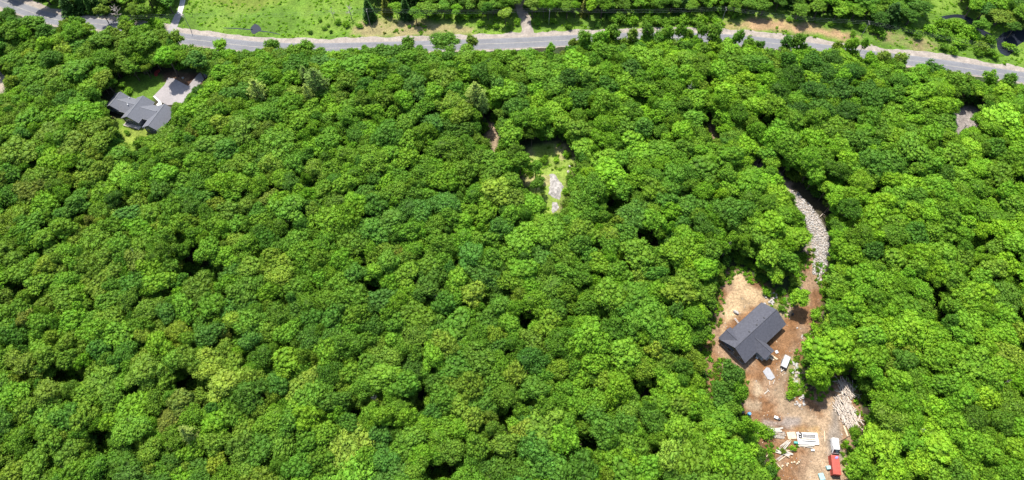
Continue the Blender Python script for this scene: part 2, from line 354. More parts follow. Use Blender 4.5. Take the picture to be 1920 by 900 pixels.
RC = [(-160, -40), (-80, -22), (-20, -5), (10, 5), (50, 20), (100, 36), (150, 42), (190, 46), (250, 55), (310, 66), (340, 72), (400, 79), (480, 88), (560, 91), (630, 90.5), (720, 88.5), (800, 86), (900, 83), (960, 81), (1020, 78), (1073, 75.5),
      (1150, 72), (1220, 70.5), (1300, 71.5), (1360, 74), (1413, 78), (1480, 85), (1560, 95), (1640, 106), (1713, 114.5), (1780, 123.5), (1847, 134), (1930, 147), (2020, 161), (2150, 183)]
rc = smooth_line([at(u, v) for u, v in RC], 10)
ribbon('road_shoulder', rc, -4.6, 6.6, .075, M_SHOULDER, 1.6)
ribbon('road', rc, -3.3, 3.3, .115, M_ASPH)
ribbon('road_centre_line', rc, -.08, .08, .155, M_LINE)
ribbon('road_edge_line', rc, -3.0, -2.9, .135, M_LINEW); ribbon('road_edge_line', rc, 2.9, 3.0, .135, M_LINEW)
d2 = smooth_line([at(u, v) for u, v in [(964, -30), (974, -2), (978, 20), (984, 40), (988, 56), (988, 72)]], 8)
ribbon('gravel_driveway', d2, -2.6, 2.7, .09, M_SHOULDER, .9)
fl = [at(u, v) for u, v in [(958, 72), (974, 64), (984, 50), (994, 50), (1002, 64), (1026, 70)]]
MB().add([(p.x, p.y, .083) for p in fl], [tuple(range(len(fl)))]).build('driveway_mouth', M_SHOULDER)['kind'] = 'structure'
d1 = smooth_line([at(u, v) for u, v in [(336, 26), (330, 40), (322, 58)]], 6)
ribbon('grey_lane', d1, -1.8, 1.8, .095, M_ASPH2, .3)
d0 = smooth_line([at(u, v) for u, v in [(346, -30), (343, 0), (336, 27)]], 6)
ribbon('pale_lane', d0, -1.25, 1.25, .105, M_WALK, .1)
dw = [at(u, v) for u, v in [(314, 146), (326, 147), (346, 158), (362, 166), (352, 185), (342, 196), (314, 197), (301, 191), (289, 179), (300, 168), (308, 160), (312, 153)]]
MB().add([(p.x, p.y, .09) for p in dw], [tuple(range(len(dw)))]).build('house_driveway', M_ASPH2)['kind'] = 'structure'
d3 = smooth_line([at(u, v) for u, v in [(354, 172), (372, 150), (392, 128), (402, 104), (404, 84)]], 6)
ribbon('house_lane', d3, -2.2, 2.2, .085, M_ASPH2, .4)
for nm, p, wz in (('pond', P_POND, .07), ('marsh_pool', P_POOL, .07), ('creek', P_CREEK1, .07), ('creek', P_CREEK2, .065), ('creek', P_CREEK3, .06)):
    q = [at(u, v) for u, v in p]; q = smooth_line(q + [q[0]], 4)[:-1]
    MB().add([(a.x, a.y, wz) for a in q], [tuple(range(len(q)))]).build(nm, M_WATER)['kind'] = 'structure'

# ------------------------------------------------------------------ foliage prototypes
def leaf_mesh(name, centres, normals, sizes, lv, up_blend, rngl, aspect=1.35):
    n = len(centres)
    rnd = rngl.normal(size=(n, 3)); rnd /= np.linalg.norm(rnd, axis=1)[:, None] + 1e-9
    nn = normals * .75 + rnd * .75; nn /= np.linalg.norm(nn, axis=1)[:, None] + 1e-9
    t = np.cross(nn, rngl.normal(size=(n, 3))); t /= np.linalg.norm(t, axis=1)[:, None] + 1e-9; b = np.cross(nn, t)
    s = sizes[:, None]; a = rngl.uniform(.8, 1.2, (n, 1))
    V = np.stack([centres - t * s * aspect * a, centres - b * s * .8 + nn * s * .18, centres + t * s * aspect, centres + b * s * .8 * a + nn * s * .18], 1).reshape(-1, 3)
    me = np_mesh(name, V, np.arange(4 * n).reshape(n, 4), True)
    at_ = me.attributes.new('lv', 'FLOAT_VECTOR', 'POINT'); at_.data.foreach_set('vector', np.repeat(lv, 4, 0).astype(np.float32).ravel())
    cn = up_blend * .72 + nn * .45; cn /= np.linalg.norm(cn, axis=1)[:, None] + 1e-9
    me.normals_split_custom_set_from_vertices(np.repeat(cn, 4, 0).tolist())
    me.materials.append(M_LEAF); return me
def sphere_dirs(n, r, zmin=-1):
    z = r.uniform(zmin, 1, n); a = r.uniform(0, 2 * math.pi, n); q = np.sqrt(1 - z * z)
    return np.stack([q * np.cos(a), q * np.sin(a), z], 1)
def ico():
    t = (1 + 5 ** .5) / 2; V = [Vector(p).normalized() for p in ((-1, t, 0), (1, t, 0), (-1, -t, 0), (1, -t, 0), (0, -1, t), (0, 1, t), (0, -1, -t), (0, 1, -t), (t, 0, -1), (t, 0, 1), (-t, 0, -1), (-t, 0, 1))]
    F_ = [(0, 11, 5), (0, 5, 1), (0, 1, 7), (0, 7, 10), (0, 10, 11), (1, 5, 9), (5, 11, 4), (11, 10, 2), (10, 7, 6), (7, 1, 8), (3, 9, 4), (3, 4, 2), (3, 2, 6), (3, 6, 8), (3, 8, 9), (4, 9, 5), (2, 4, 11), (6, 2, 10), (8, 6, 7), (9, 8, 1)]
    c = {}; G = []
    def mid(i, j):
        k = (min(i, j), max(i, j))
        if k not in c: c[k] = len(V); V.append(((V[i] + V[j]) / 2).normalized())
        return c[k]
    for x, y, z in F_:
        p, q, w_ = mid(x, y), mid(y, z), mid(z, x); G += [(x, p, w_), (y, q, p), (z, w_, q), (p, q, w_)]
    return np.array([tuple(v) for v in V]), np.array(G)
IV, IF = ico()
def crown(name, seed, R, hz, cz, nl, lr, nleaf, ls, zmin=-.35, fill=.15, nbig=6, core=.86, irr=.2):
    """a crown of boughs, each carrying leafy lumps: an uneven solid core, darkened inside, with loose leaves all over it"""
    r = np.random.default_rng(seed); cs = []
    big = sphere_dirs(nbig * 4, r, -.05); keep = []
    for d in big:
        if all(np.dot(d, k) < .70 for k in keep): keep.append(d)
    keep = keep[:nbig]; boughs = [(d * r.uniform(.34, .86) * np.array((1, 1, .85)), r.uniform(.22, .50)) for d in keep] + [(np.array((r.uniform(-.2, .2), r.uniform(-.2, .2), r.uniform(.1, .3))), r.uniform(.42, .56))]
    tries = 0
    while len(cs) < nl and tries < nl * 60:
        tries += 1
        bc, br = boughs[r.integers(len(boughs))]; d = sphere_dirs(1, r, zmin)[0]; p = bc + d * br * r.uniform(.85, 1.06)
        if any(np.linalg.norm(p - b2) < r2 * .8 for b2, r2 in boughs) and r.random() > fill: continue
        lrr = r.uniform(*lr)
        if any(np.linalg.norm(p - q[0]) < (lrr + q[1]) * .60 for q in cs): continue
        cs.append((p, lrr, r.uniform(.84, 1.16), r.uniform(-.07, .07)))
    C = []; N = []; L = []; U = []; S = []; KV = []; KF = []; KL = []; KN = []; o = 0
    sc = np.array((R, R, hz))
    cores = [(p, q * core, .92 * b_, h_) for p, q, b_, h_ in cs] + [(b2, r2 * .80, .55, 0) for b2, r2 in boughs]  # bough cores toned down, inner crown shade put into the colour
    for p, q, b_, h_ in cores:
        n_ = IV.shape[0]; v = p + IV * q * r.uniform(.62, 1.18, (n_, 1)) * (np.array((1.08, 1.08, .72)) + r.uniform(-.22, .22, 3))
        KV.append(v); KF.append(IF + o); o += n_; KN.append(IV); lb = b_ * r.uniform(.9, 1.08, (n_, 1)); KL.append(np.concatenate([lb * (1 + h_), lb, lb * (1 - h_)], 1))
    for p, lrr, br, hue in cs:
        k = max(8, int(nleaf * (lrr / lr[1]) ** 2 * r.uniform(.8, 1.1))); d = sphere_dirs(k, r, -.45); rad = lrr * (.72 + .62 * r.random((k, 1)) ** 1.3); d2 = d * np.array((1.15, 1.15, .82))
        C.append(p + d2 * rad); N.append(d); U.append(d)
        lb = br * r.uniform(.85, 1.15, (k, 1)); L.append(np.concatenate([lb * (1 + hue), lb, lb * (1 - hue)], 1)); S.append(np.full(k, ls) * r.uniform(.7, 1.25, k))
    C = np.concatenate(C) * sc; N = np.concatenate(N); U = np.concatenate(U); L = np.concatenate(L); S = np.concatenate(S); n = len(C)
    rnd = r.normal(size=(n, 3)); rnd /= np.linalg.norm(rnd, axis=1)[:, None]; nn = N * .75 + rnd * .85; nn /= np.linalg.norm(nn, axis=1)[:, None]
    t = np.cross(nn, r.normal(size=(n, 3))); t /= np.linalg.norm(t, axis=1)[:, None] + 1e-9; b = np.cross(nn, t); s_ = S[:, None]; a_ = r.uniform(.8, 1.25, (n, 1))
    A = C - t * s_ * 1.3 * a_; B = C - b * s_ * .8; D = C + t * s_ * 1.3; E = C + b * s_ * .8 * a_
    LV = np.stack([A, B, D, A, D, E], 1).reshape(-1, 3)
    kv = np.concatenate(KV) * sc; V = np.concatenate([kv, LV]); V[:, 2] += cz
    F_ = np.concatenate([np.concatenate(KF), len(kv) + np.arange(len(LV)).reshape(-1, 3)])
    me = np_mesh(name, V, F_, True); at_ = me.attributes.new('lv', 'FLOAT_VECTOR', 'POINT')
    at_.data.foreach_set('vector', np.concatenate([np.concatenate(KL), np.repeat(L, 6, 0)]).astype(np.float32).ravel())
    cn = U * .6 + nn * .6; cn /= np.linalg.norm(cn, axis=1)[:, None]
    me.normals_split_custom_set_from_vertices(np.concatenate([np.concatenate(KN), np.repeat(cn, 6, 0)]).tolist()); me.materials.append(M_LEAF); return me
def trunk_mesh(name, seed, h, r0, R, cz, nlimb=7, m=None, lean=.3):
    r = random.Random(seed); b = MB()
    top = Vector((r.uniform(-1, 1) * lean, r.uniform(-1, 1) * lean, h)); pts = [Vector((0, 0, -.6))] + [top * (k / 5) + Vector((r.uniform(-.15, .15), r.uniform(-.15, .15), 0)) * (k % 5 > 0) for k in range(1, 6)]
    b.tube(pts, [r0 * 1.35, r0, r0 * .85, r0 * .65, r0 * .45, r0 * .15], 7)
    for i in range(nlimb):
        a = i * 2.4 + r.uniform(-.4, .4); z0 = h * r.uniform(.42, .85); s = Vector((0, 0, 0)) + top * (z0 / h); L = R * r.uniform(.5, .85)
        e = s + Vector((math.cos(a) * L, math.sin(a) * L, L * r.uniform(.35, .9)))
        mid = (s + e) / 2 + Vector((0, 0, -.25)); b.tube([s, mid, e], [r0 * .38, r0 * .25, r0 * .07], 5)
        for q in (-.5, .5):
            e2 = mid + Vector((math.cos(a + q) * L * .5, math.sin(a + q) * L * .5, L * .35)); b.tube([mid, e2], [r0 * .2, r0 * .05], 4)
    return b.mesh(name, m or M_BARK)
def merge_meshes(name, a, b):                 # crown and trunk in one mesh, for the far woods
    me = a.copy(); me.name = name; return me
PR = {}                                       # kind -> list of (crown mesh, trunk mesh)
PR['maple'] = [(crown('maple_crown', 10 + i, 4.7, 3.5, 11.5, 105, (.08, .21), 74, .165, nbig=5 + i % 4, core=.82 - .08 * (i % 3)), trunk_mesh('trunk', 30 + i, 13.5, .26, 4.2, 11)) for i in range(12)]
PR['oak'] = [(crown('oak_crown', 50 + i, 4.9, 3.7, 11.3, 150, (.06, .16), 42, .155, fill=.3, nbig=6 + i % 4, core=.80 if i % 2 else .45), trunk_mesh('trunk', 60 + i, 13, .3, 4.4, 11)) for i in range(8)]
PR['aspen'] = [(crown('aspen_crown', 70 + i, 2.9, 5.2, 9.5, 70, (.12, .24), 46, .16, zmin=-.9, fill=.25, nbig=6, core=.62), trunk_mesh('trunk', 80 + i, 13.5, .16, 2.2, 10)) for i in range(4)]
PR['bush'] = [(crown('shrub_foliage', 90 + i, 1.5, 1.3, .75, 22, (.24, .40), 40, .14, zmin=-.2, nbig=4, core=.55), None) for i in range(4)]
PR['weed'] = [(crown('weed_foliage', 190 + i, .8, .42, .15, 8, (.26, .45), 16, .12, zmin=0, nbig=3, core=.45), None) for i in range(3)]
def pine(name, seed, h, R, tiers, per, drop, narrow, needle):
    r = np.random.default_rng(seed); C = []; N = []; L = []; b = MB()
    b.tube([(0, 0, -.6), (0, 0, h * .5), (0, 0, h)], [h * .017, h * .012, .04], 7)
    for t in range(tiers):
        f = t / (tiers - 1); z = h * (narrow + (1 - narrow) * f); rad = R * (1 - f) ** .8 + .35
        if narrow > .3: rad = R * (1 - abs(f - .3) * .9) ** 1.1 * (1 if f < .9 else .6)
        for k in range(per):
            a = k * 2 * math.pi / per + t * 1.1 + r.uniform(-.25, .25); q = rad * r.uniform(.65, 1.12); tip = np.array((math.cos(a) * q, math.sin(a) * q, z + drop * q + r.uniform(-.2, .2)))
            root = np.array((0, 0, z)); b.tube([tuple(root), tuple(root + (tip - root) * .9)], [.06, .02], 4)
            m = int(26 * q / R) + 8; s = r.uniform(.2, 1.0, m) ** .8; sd_ = np.array((-math.sin(a), math.cos(a), 0)); wd = (.07 + .24 * np.sin(s * 2.6)) * q * .55
            p = root + (tip - root) * s[:, None] + sd_ * (r.uniform(-1, 1, m) * wd)[:, None] + np.array((0, 0, 1)) * r.uniform(-.12, .22, m)[:, None]
            C.append(p); N.append(np.tile((0, 0, 1.0), (m, 1)) + r.normal(size=(m, 3)) * .4)
            lb = r.uniform(.75, 1.2) * r.uniform(.85, 1.15, (m, 1)); L.append(np.repeat(lb, 3, 1))
    C = np.concatenate(C); N = np.concatenate(N); N /= np.linalg.norm(N, axis=1)[:, None]
    out = C.copy(); out[:, 2] = 1.2; out /= np.linalg.norm(out, axis=1)[:, None]
    cm = leaf_mesh(name, C, N, np.full(len(C), needle), np.concatenate(L), N * .6 + out * .4, r, 2.0)
    return cm, b.mesh('trunk', M_BARK)
PR['pine'] = [pine('pine_crown', 100 + i, 17, 3.9, 11, 9, .18, .42, .17) for i in range(3)]
PR['spruce'] = [pine('spruce_crown', 110 + i, 14, 2.7, 22, 11, -.28, .06, .17) for i in range(3)]
def dead_mesh(seed):
    r = random.Random(seed); b = MB(); b.tube([(0, 0, -.5), (.2, .1, 5), (.1, .3, 11)], [.2, .14, .04], 6)
    for i in range(16):
        z = r.uniform(3.5, 10.5); a = r.uniform(0, 6.28); L = r.uniform(1.6, 4.0) * (1.15 - z / 14); s = Vector((.15, .15, z)); e = s + Vector((math.cos(a) * L, math.sin(a) * L, L * r.uniform(.3, .9)))
        b.tube([s, (s + e) / 2 + Vector((0, 0, -.1)), e], [.08, .06, .025], 4)
        for k in range(4):
            p = s + (e - s) * r.uniform(.3, .9); a2 = a + r.uniform(-1, 1); l2 = L * .45; b.tube([p, p + Vector((math.cos(a2) * l2, math.sin(a2) * l2, l2 * r.uniform(.2, .8)))], [.045, .02], 4)
    return b.mesh('bare_branches', M_BARKD)
PR['dead'] = [(dead_mesh(s), None) for s in (1, 2, 3)]

TINT = {'mid': (.105, .215, .017), 'lime': (.185, .345, .018), 'yellow': (.205, .295, .030), 'olive': (.130, .210, .020), 'deep': (.058, .142, .015),
        'blue': (.074, .180, .024), 'rust': (.165, .195, .030), 'fresh': (.140, .282, .017)}
TWORD = {'mid': 'mid green', 'lime': 'bright lime green', 'yellow': 'yellowish green', 'olive': 'olive green', 'deep': 'dark green', 'blue': 'bluish green', 'rust': 'brownish', 'fresh': 'fresh green'}

# ------------------------------------------------------------------ where trees stand
V_ROAD = [(-100, -60), (-20, -20), (40, 8), (112, 30), (112, 40), (88, 38), (60, 34), (30, 22), (0, 12), (-100, -30)]
V_LIST = [
    V_ROAD,
    [(172, 38), (204, 40), (196, 50), (180, 52)],
    [(318, 52), (345, 58), (500, 76), (620, 80), (760, 78), (960, 68), (1070, 62), (1120, 60), (1300, 60), (1400, 65), (1560, 85), (1700, 100), (1920, 140), (2000, 150), (2000, 165),
     (1900, 146), (1850, 141), (1800, 134), (1770, 129), (1745, 118), (1700, 118), (1665, 110), (1640, 98), (1560, 90), (1530, 92), (1505, 82), (1480, 90), (1440, 86), (1420, 76), (1385, 80), (1365, 72),
     (1300, 70), (1250, 64), (1180, 68), (1110, 64), (1075, 78), (1045, 96), (1000, 90), (960, 93), (865, 93), (800, 93), (765, 88), (700, 92), (630, 98), (600, 92), (560, 86), (500, 88), (470, 96), (440, 95), (400, 93), (360, 88), (340, 74), (318, 66)],
    [(205, 205), (228, 168), (250, 150), (290, 128), (312, 130), (345, 128), (372, 138), (390, 150), (372, 158), (350, 170), (342, 190), (318, 194), (318, 225), (300, 240), (262, 262), (256, 290), (240, 292), (230, 262), (212, 240)],
    [(984, 300), (998, 276), (1010, 268), (1064, 268), (1078, 300), (1076, 328), (1064, 348), (1056, 395), (1040, 402), (1030, 398), (1020, 350), (992, 350)],
    [(905, 205), (910, 222), (932, 232), (934, 275), (922, 272), (910, 225)],
    [(1798, 212), (1824, 212), (1826, 228), (1804, 236)],
    [(-60, 120), (8, 125), (16, 152), (4, 170), (-60, 170)],
    [(1328, 225), (1345, 232), (1348, 262), (1336, 264)],
    [(1410, 296), (1424, 298), (1424, 312), (1412, 310)], [(1462, 326), (1474, 334), (1482, 350), (1472, 350)],
    [(1340, 690), (1332, 742), (1322, 735), (1324, 650), (1338, 600), (1345, 545), (1365, 510), (1390, 503), (1412, 520), (1424, 540), (1448, 552), (1470, 600), (1470, 640), (1490, 668), (1500, 690), (1500, 745), (1560, 740), (1562, 705),
     (1586, 712), (1612, 760), (1616, 800), (1590, 812), (1590, 850), (1600, 900), (1602, 960), (1450, 960), (1455, 890), (1425, 830), (1400, 800), (1396, 765), (1400, 700), (1380, 690)],
    [(1484, 352), (1500, 362), (1526, 385), (1549, 420), (1559, 460), (1555, 505), (1540, 525), (1545, 556), (1530, 580), (1534, 612), (1510, 650), (1490, 650), (1500, 600), (1516, 590), (1520, 520), (1512, 500), (1522, 470), (1514, 420), (1500, 395)],
]
V_LIST.append([(1446, 545), (1470, 535), (1490, 510), (1508, 492), (1524, 515), (1548, 550), (1542, 590), (1532, 615), (1500, 650), (1480, 640), (1462, 600)])
GAPS = [(362, 503, 17), (350, 490, 10), (1760, 552, 15), (1768, 582, 12), (182, 825, 13), (345, 717, 14), (1205, 443, 13), (1155, 385, 14), (790, 750, 13), (1100, 828, 10), (1220, 838, 9), (942, 790, 10), (832, 882, 12),
        (1642, 356, 10), (1208, 730, 12), (672, 768, 7), (95, 700, 12), (235, 385, 7), (25, 545, 10), (148, 700, 8), (1830, 455, 10), (1905, 340, 8), (1440, 225, 10), (1330, 150, 8), (700, 540, 6), (985, 600, 8), (1120, 600, 8), (410, 510, 8), (1270, 665, 8)]
# crowns read off the photograph: u, v, radius px, tone, species
HAND = [
 (1540,668,36,'lime','maple'),(1532,705,20,'lime','maple'),(1566,690,16,'lime','maple'),(1501,556,19,'lime','maple'),(1458,522,13,'lime','aspen'),(1480,508,9,'olive','bush'),(1372,706,25,'deep','oak'),(1390,736,17,'fresh','maple'),(1374,762,16,'mid','maple'),(1402,800,17,'fresh','maple'),
 (1660,385,27,'lime','maple'),(1712,392,22,'lime','maple'),(1364,172,24,'lime','maple'),(1412,196,26,'fresh','maple'),(1290,492,22,'lime','maple'),(1880,214,34,'lime','maple'),(1905,242,24,'lime','maple'),(1650,838,38,'lime','maple'),(1612,868,26,'lime','maple'),(1602,812,12,'fresh','maple'),
 (1700,756,28,'fresh','maple'),(1752,762,26,'lime','maple'),(1848,742,30,'lime','maple'),(1782,662,26,'fresh','maple'),(1722,872,28,'lime','maple'),(1665,652,15,'yellow','maple'),(1706,654,17,'yellow','oak'),(1675,698,14,'yellow','maple'),(1640,700,18,'fresh','maple'),
 (302,422,16,'yellow','maple'),(120,332,16,'yellow','oak'),(170,414,14,'rust','oak'),(42,596,17,'rust','oak'),(330,622,24,'yellow','oak'),(132,818,14,'yellow','maple'),(284,880,13,'yellow','maple'),(412,868,22,'yellow','maple'),(753,473,15,'rust','oak'),(884,548,26,'yellow','maple'),
 (890,788,26,'yellow','oak'),(940,835,27,'olive','oak'),(980,812,22,'yellow','oak'),(1227,655,17,'yellow','maple'),(1115,893,16,'lime','oak'),(1303,797,11,'lime','maple'),(1723,436,30,'deep','oak'),(1640,470,24,'deep','oak'),(1027,530,40,'mid','oak'),(1060,545,22,'mid','oak'),(1193,478,38,'mid','oak'),
 (1160,500,26,'mid','oak'),(993,680,32,'deep','oak'),(720,563,28,'blue','maple'),(880,480,32,'blue','maple'),(240,405,28,'blue','oak'),(365,113,20,'blue','maple'),(245,85,24,'mid','maple'),(275,72,22,'mid','maple'),(312,106,22,'fresh','maple'),(145,130,28,'mid','maple'),(60,42,24,'mid','oak'),(15,24,18,'deep','oak'),
 (78,82,18,'fresh','maple'),(90,105,20,'deep','maple'),(110,160,20,'mid','maple'),(60,222,28,'mid','maple'),(150,212,32,'fresh','maple'),(92,246,32,'olive','oak'),(186,262,28,'olive','oak'),(20,150,14,'olive','maple'),(358,200,26,'fresh','maple'),(385,215,26,'mid','maple'),(400,165,22,'fresh','maple'),
 (335,222,16,'mid','maple'),(420,135,24,'fresh','oak'),(1028,500,20,'mid','oak'),(1640,188,30,'deep','oak'),(1090,190,24,'deep','oak'),(1138,160,26,'deep','oak'),(1180,130,26,'deep','oak'),(1070,150,22,'deep','oak'),(840,128,20,'mid','maple'),
 (1460,170,26,'deep','oak'),(1490,140,26,'deep','oak'),(1520,170,30,'deep','oak'),(1550,140,28,'deep','oak'),(1580,170,28,'deep','oak'),(1540,205,28,'deep','oak'),(1500,205,28,'deep','oak'),(1600,135,24,'deep','oak'),(1625,165,24,'deep','oak'),(1560,110,24,'deep','oak'),(1520,112,22,'deep','oak'),(1590,205,26,'deep','oak'),(1480,110,18,'deep','oak'),
 (1005,315,15,'mid','maple'),(976,298,18,'mid','maple'),(1006,340,14,'mid','maple'),
]
# slender trees and other trees standing over the road and at its edge
SLENDER = [(1150,62,15,'mid','tall'),(1187,68,12,'olive','tall'),(1216,64,11,'mid','tall'),(1250,64,12,'mid','tall'),(1276,58,11,'mid','tall'),(1318,60,13,'mid','tall'),(1128,74,14,'fresh','tall'),(1096,74,13,'mid','tall'),(1384,70,11,'mid','tall'),(1498,78,13,'mid','tall'),(1596,84,12,'fresh','tall'),(1086,88,14,'mid',''),(1104,94,12,'mid',''),(330,72,13,'olive','pale'),(415,86,14,'fresh',''),(510,86,13,'mid',''),(575,88,14,'mid',''),(837,78,24,'mid','round'),(766,82,12,'mid',''),(886,80,12,'olive',''),(1032,90,9,'fresh',''),(1076,82,9,'olive',''),(1100,80,11,'mid',''),(1122,74,12,'mid',''),(1142,68,13,'mid',''),(1170,82,11,'olive',''),
 (1208,78,11,'mid',''),(1235,74,14,'mid',''),(1262,84,12,'olive',''),(1292,66,10,'mid',''),(1280,92,12,'mid',''),(1338,64,15,'mid','tall'),(1322,92,14,'mid',''),(1366,84,10,'olive',''),(1402,84,12,'mid',''),(1426,86,9,'deep',''),(1480,84,14,'deep',''),(1508,92,11,'mid',''),(1445,102,12,'mid',''),(1568,92,10,'olive',''),(1620,84,7,'mid',''),
 (1600,102,12,'mid',''),(1655,108,12,'olive',''),(1692,112,12,'yellow',''),(1748,134,17,'deep',''),(1782,142,11,'olive',''),(1812,148,13,'olive',''),(1855,146,14,'fresh',''),(1890,152,13,'mid',''),(1700,148,14,'fresh',''),(1130,98,12,'mid',''),(1180,104,12,'olive',''),(1230,104,13,'mid',''),(1390,112,13,'olive',''),(1350,118,13,'mid','')]
NTREES = [(125,8,18,'deep','spruce'),(150,2,14,'deep','spruce'),(190,22,12,'olive','aspen'),(252,14,15,'olive','oak'),(272,22,12,'mid','aspen'),(690,18,13,'deep','spruce'),(722,8,10,'rust','spruce'),(760,16,13,'deep','spruce'),(778,22,15,'mid','oak'),(800,12,20,'mid','oak'),(742,12,12,'fresh','maple'),
 (832,10,14,'mid','maple'),(856,14,12,'fresh','maple'),(880,6,14,'mid','maple'),(905,10,13,'mid','maple'),(948,27,14,'yellow','maple'),(925,8,14,'mid','maple'),(1025,0,14,'mid','maple'),(1050,4,12,'mid','oak'),(1076,4,13,'mid','oak'),(1098,8,10,'rust','spruce'),(1120,2,13,'mid','oak'),(1142,8,13,'deep','spruce'),(1170,4,16,'mid','oak'),
 (1200,4,15,'fresh','maple'),(1230,6,15,'mid','maple'),(1262,2,16,'mid','maple'),(1300,6,15,'mid','maple'),(1335,0,14,'fresh','maple'),(1378,8,14,'mid','oak'),(1405,2,16,'mid','oak'),(1435,8,16,'mid','oak'),(1462,0,15,'deep','oak'),(1500,14,19,'mid','oak'),(1536,12,20,'mid','oak'),(1575,14,21,'fresh','oak'),(1608,16,19,'fresh','oak'),(1645,10,18,'mid','maple'),
 (1652,34,14,'deep','maple'),(1690,6,20,'mid','maple'),(1712,26,19,'deep','oak'),(1735,4,16,'mid','maple'),(1850,14,22,'deep','oak'),(1880,26,28,'olive','oak'),(1915,10,24,'deep','oak'),(1840,48,14,'mid','aspen'),(1905,50,12,'deep','oak')]
PINES = [(481,168,20,'yellow'),(592,152,24,'olive'),(572,140,15,'olive'),(577,176,13,'yellow'),(891,172,20,'yellow'),(352,812,19,'yellow'),(905,190,14,'olive')]
DEAD = [(215,22,16),(655,18,12),(622,20,8),(1290,172,14),(1365,592,0),(257,478,9),(1364,462,9),(704,752,9),(1722,808,12),(1880,720,10),(820,560,7),(1120,290,0)]
DEAD = [d for d in DEAD if d[2] > 0]
SHRUBS = [(1008,42,9,'mid'),(1034,40,7,'fresh'),(1066,48,7,'mid'),(1120,45,6,'deep'),(1150,40,12,'mid'),(1165,36,11,'mid'),(1182,40,11,'fresh'),(1210,42,11,'mid'),(1228,40,11,'mid'),(1246,44,10,'mid'),(1262,38,10,'mid'),(1284,34,11,'fresh'),(1300,40,10,'mid'),(1316,42,10,'fresh'),(1332,32,11,'mid'),(1345,44,9,'fresh'),
 (1190,24,12,'mid'),(1215,22,12,'fresh'),(1240,22,12,'mid'),(1345,20,12,'mid'),(1375,26,12,'mid'),(875,30,10,'fresh'),(895,26,9,'fresh'),(860,34,7,'mid'),(840,32,8,'fresh'),(820,28,8,'mid'),(900,44,7,'fresh'),(930,50,6,'fresh'),(955,52,5,'mid'),(970,40,7,'fresh'),(582,59,4,'deep'),(607,52,4.5,'mid'),(620,58,3.5,'deep'),(634,40,6,'mid'),(650,46,6,'fresh'),
 (600,36,4,'mid'),(615,45,4,'fresh'),(1650,62,11,'mid'),(1636,56,8,'mid'),(1705,58,10,'mid'),(1722,68,10,'mid'),(1768,68,12,'mid'),(1790,52,15,'fresh'),(1812,58,13,'fresh'),(1826,70,12,'fresh'),(1800,78,13,'fresh'),(1838,88,12,'olive'),(1852,78,11,'mid'),(1770,88,9,'mid'),(1788,96,8,'fresh'),(1836,100,8,'mid'),(1868,106,8,'fresh'),(1856,98,9,'mid'),(1900,92,10,'fresh'),
 (1886,84,7,'lime'),(1745,56,11,'fresh'),(1760,46,11,'fresh'),(290,44,10,'fresh'),(302,50,8,'mid'),(278,52,9,'fresh'),(246,46,9,'fresh'),(262,32,10,'olive'),(232,38,9,'fresh'),(170,20,9,'fresh'),(178,8,10,'mid'),(300,22,9,'mid'),(310,10,10,'fresh'),(1345,74,0,'mid'),(672,48,6,'fresh'),(686,40,6,'mid'),(700,32,7,'mid'),(1600,64,6,'mid'),(1532,40,5,'mid'),
 (1480,36,6,'fresh'),(1560,44,6,'mid'),(1590,46,8,'mid'),(1615,50,8,'mid'),(1465,578,8,'mid'),(1452,592,8,'lime'),(1440,548,8,'fresh'),(1530,592,10,'fresh'),(1528,612,8,'lime'),(1535,630,12,'fresh'),(1520,640,8,'fresh'),(1500,562,0,'mid'),(1486,722,7,'lime'),(1482,742,9,'lime'),(1492,736,6,'fresh'),(1440,812,12,'fresh'),(1425,800,10,'fresh'),
 (1412,818,10,'fresh'),(1488,840,6,'lime'),(1470,846,5,'olive'),(1545,822,0,'mid'),(1604,806,8,'olive'),(1370,716,0,'mid'),(1500,432,9,'fresh'),(1496,418,8,'lime'),(1500,482,8,'mid'),(1556,486,7,'olive'),(1550,528,8,'olive'),(1546,545,8,'fresh'),(1020,300,8,'fresh'),(1044,300,6,'lime'),(1062,290,7,'fresh'),
 (993,322,6,'fresh'),(1000,395,9,'mid'),(1015,385,8,'mid'),(1060,360,7,'fresh'),(1068,335,8,'mid'),(232,180,7,'mid'),(240,170,7,'fresh'),(228,160,7,'mid'),(258,272,8,'deep'),(270,268,6,'mid'),(236,248,5,'mid'),(935,240,6,'fresh'),(930,290,7,'fresh'),(908,232,6,'lime'),(1840,215,6,'olive'),(1845,232,8,'olive')]
SHRUBS = [s for s in SHRUBS if s[2] > 0]

NP_CREST = {}
HGT = {'maple': 15.2, 'oak': 14.9, 'aspen': 14.4, 'pine': 17.5, 'spruce': 14.0, 'dead': 12.5, 'bush': 2.0}
RAD = {'maple': 4.7, 'oak': 4.9, 'aspen': 2.9, 'pine': 3.9, 'spruce': 2.7, 'dead': 3.2, 'bush': 1.5}
CZ = {'maple': 12.2, 'oak': 12.2, 'aspen': 9.8, 'pine': 12.5, 'spruce': 7.5, 'dead': 8.0, 'bush': .8}
class T: pass
trees = []
def put(u, v, rp, tone, sp, group='wood', hs=1.0, zc=None):
    """a tree whose crown centre shows at u, v with radius rp pixels"""
    for it in range(3):
        z = (zc or CZ[sp] * hs); p = at(u, v, z); fw = pix(p.x, p.y, z)[2]; r = rp * fw / FPX
    t = T(); t.x, t.y, t.r, t.sp, t.tone, t.hs, t.group = p.x, p.y, r, sp, tone, hs, group; t.z = float(relief(t.x, t.y)); t.u, t.v = u, v; t.rp = rp; t.hand = True
    trees.append(t); return t
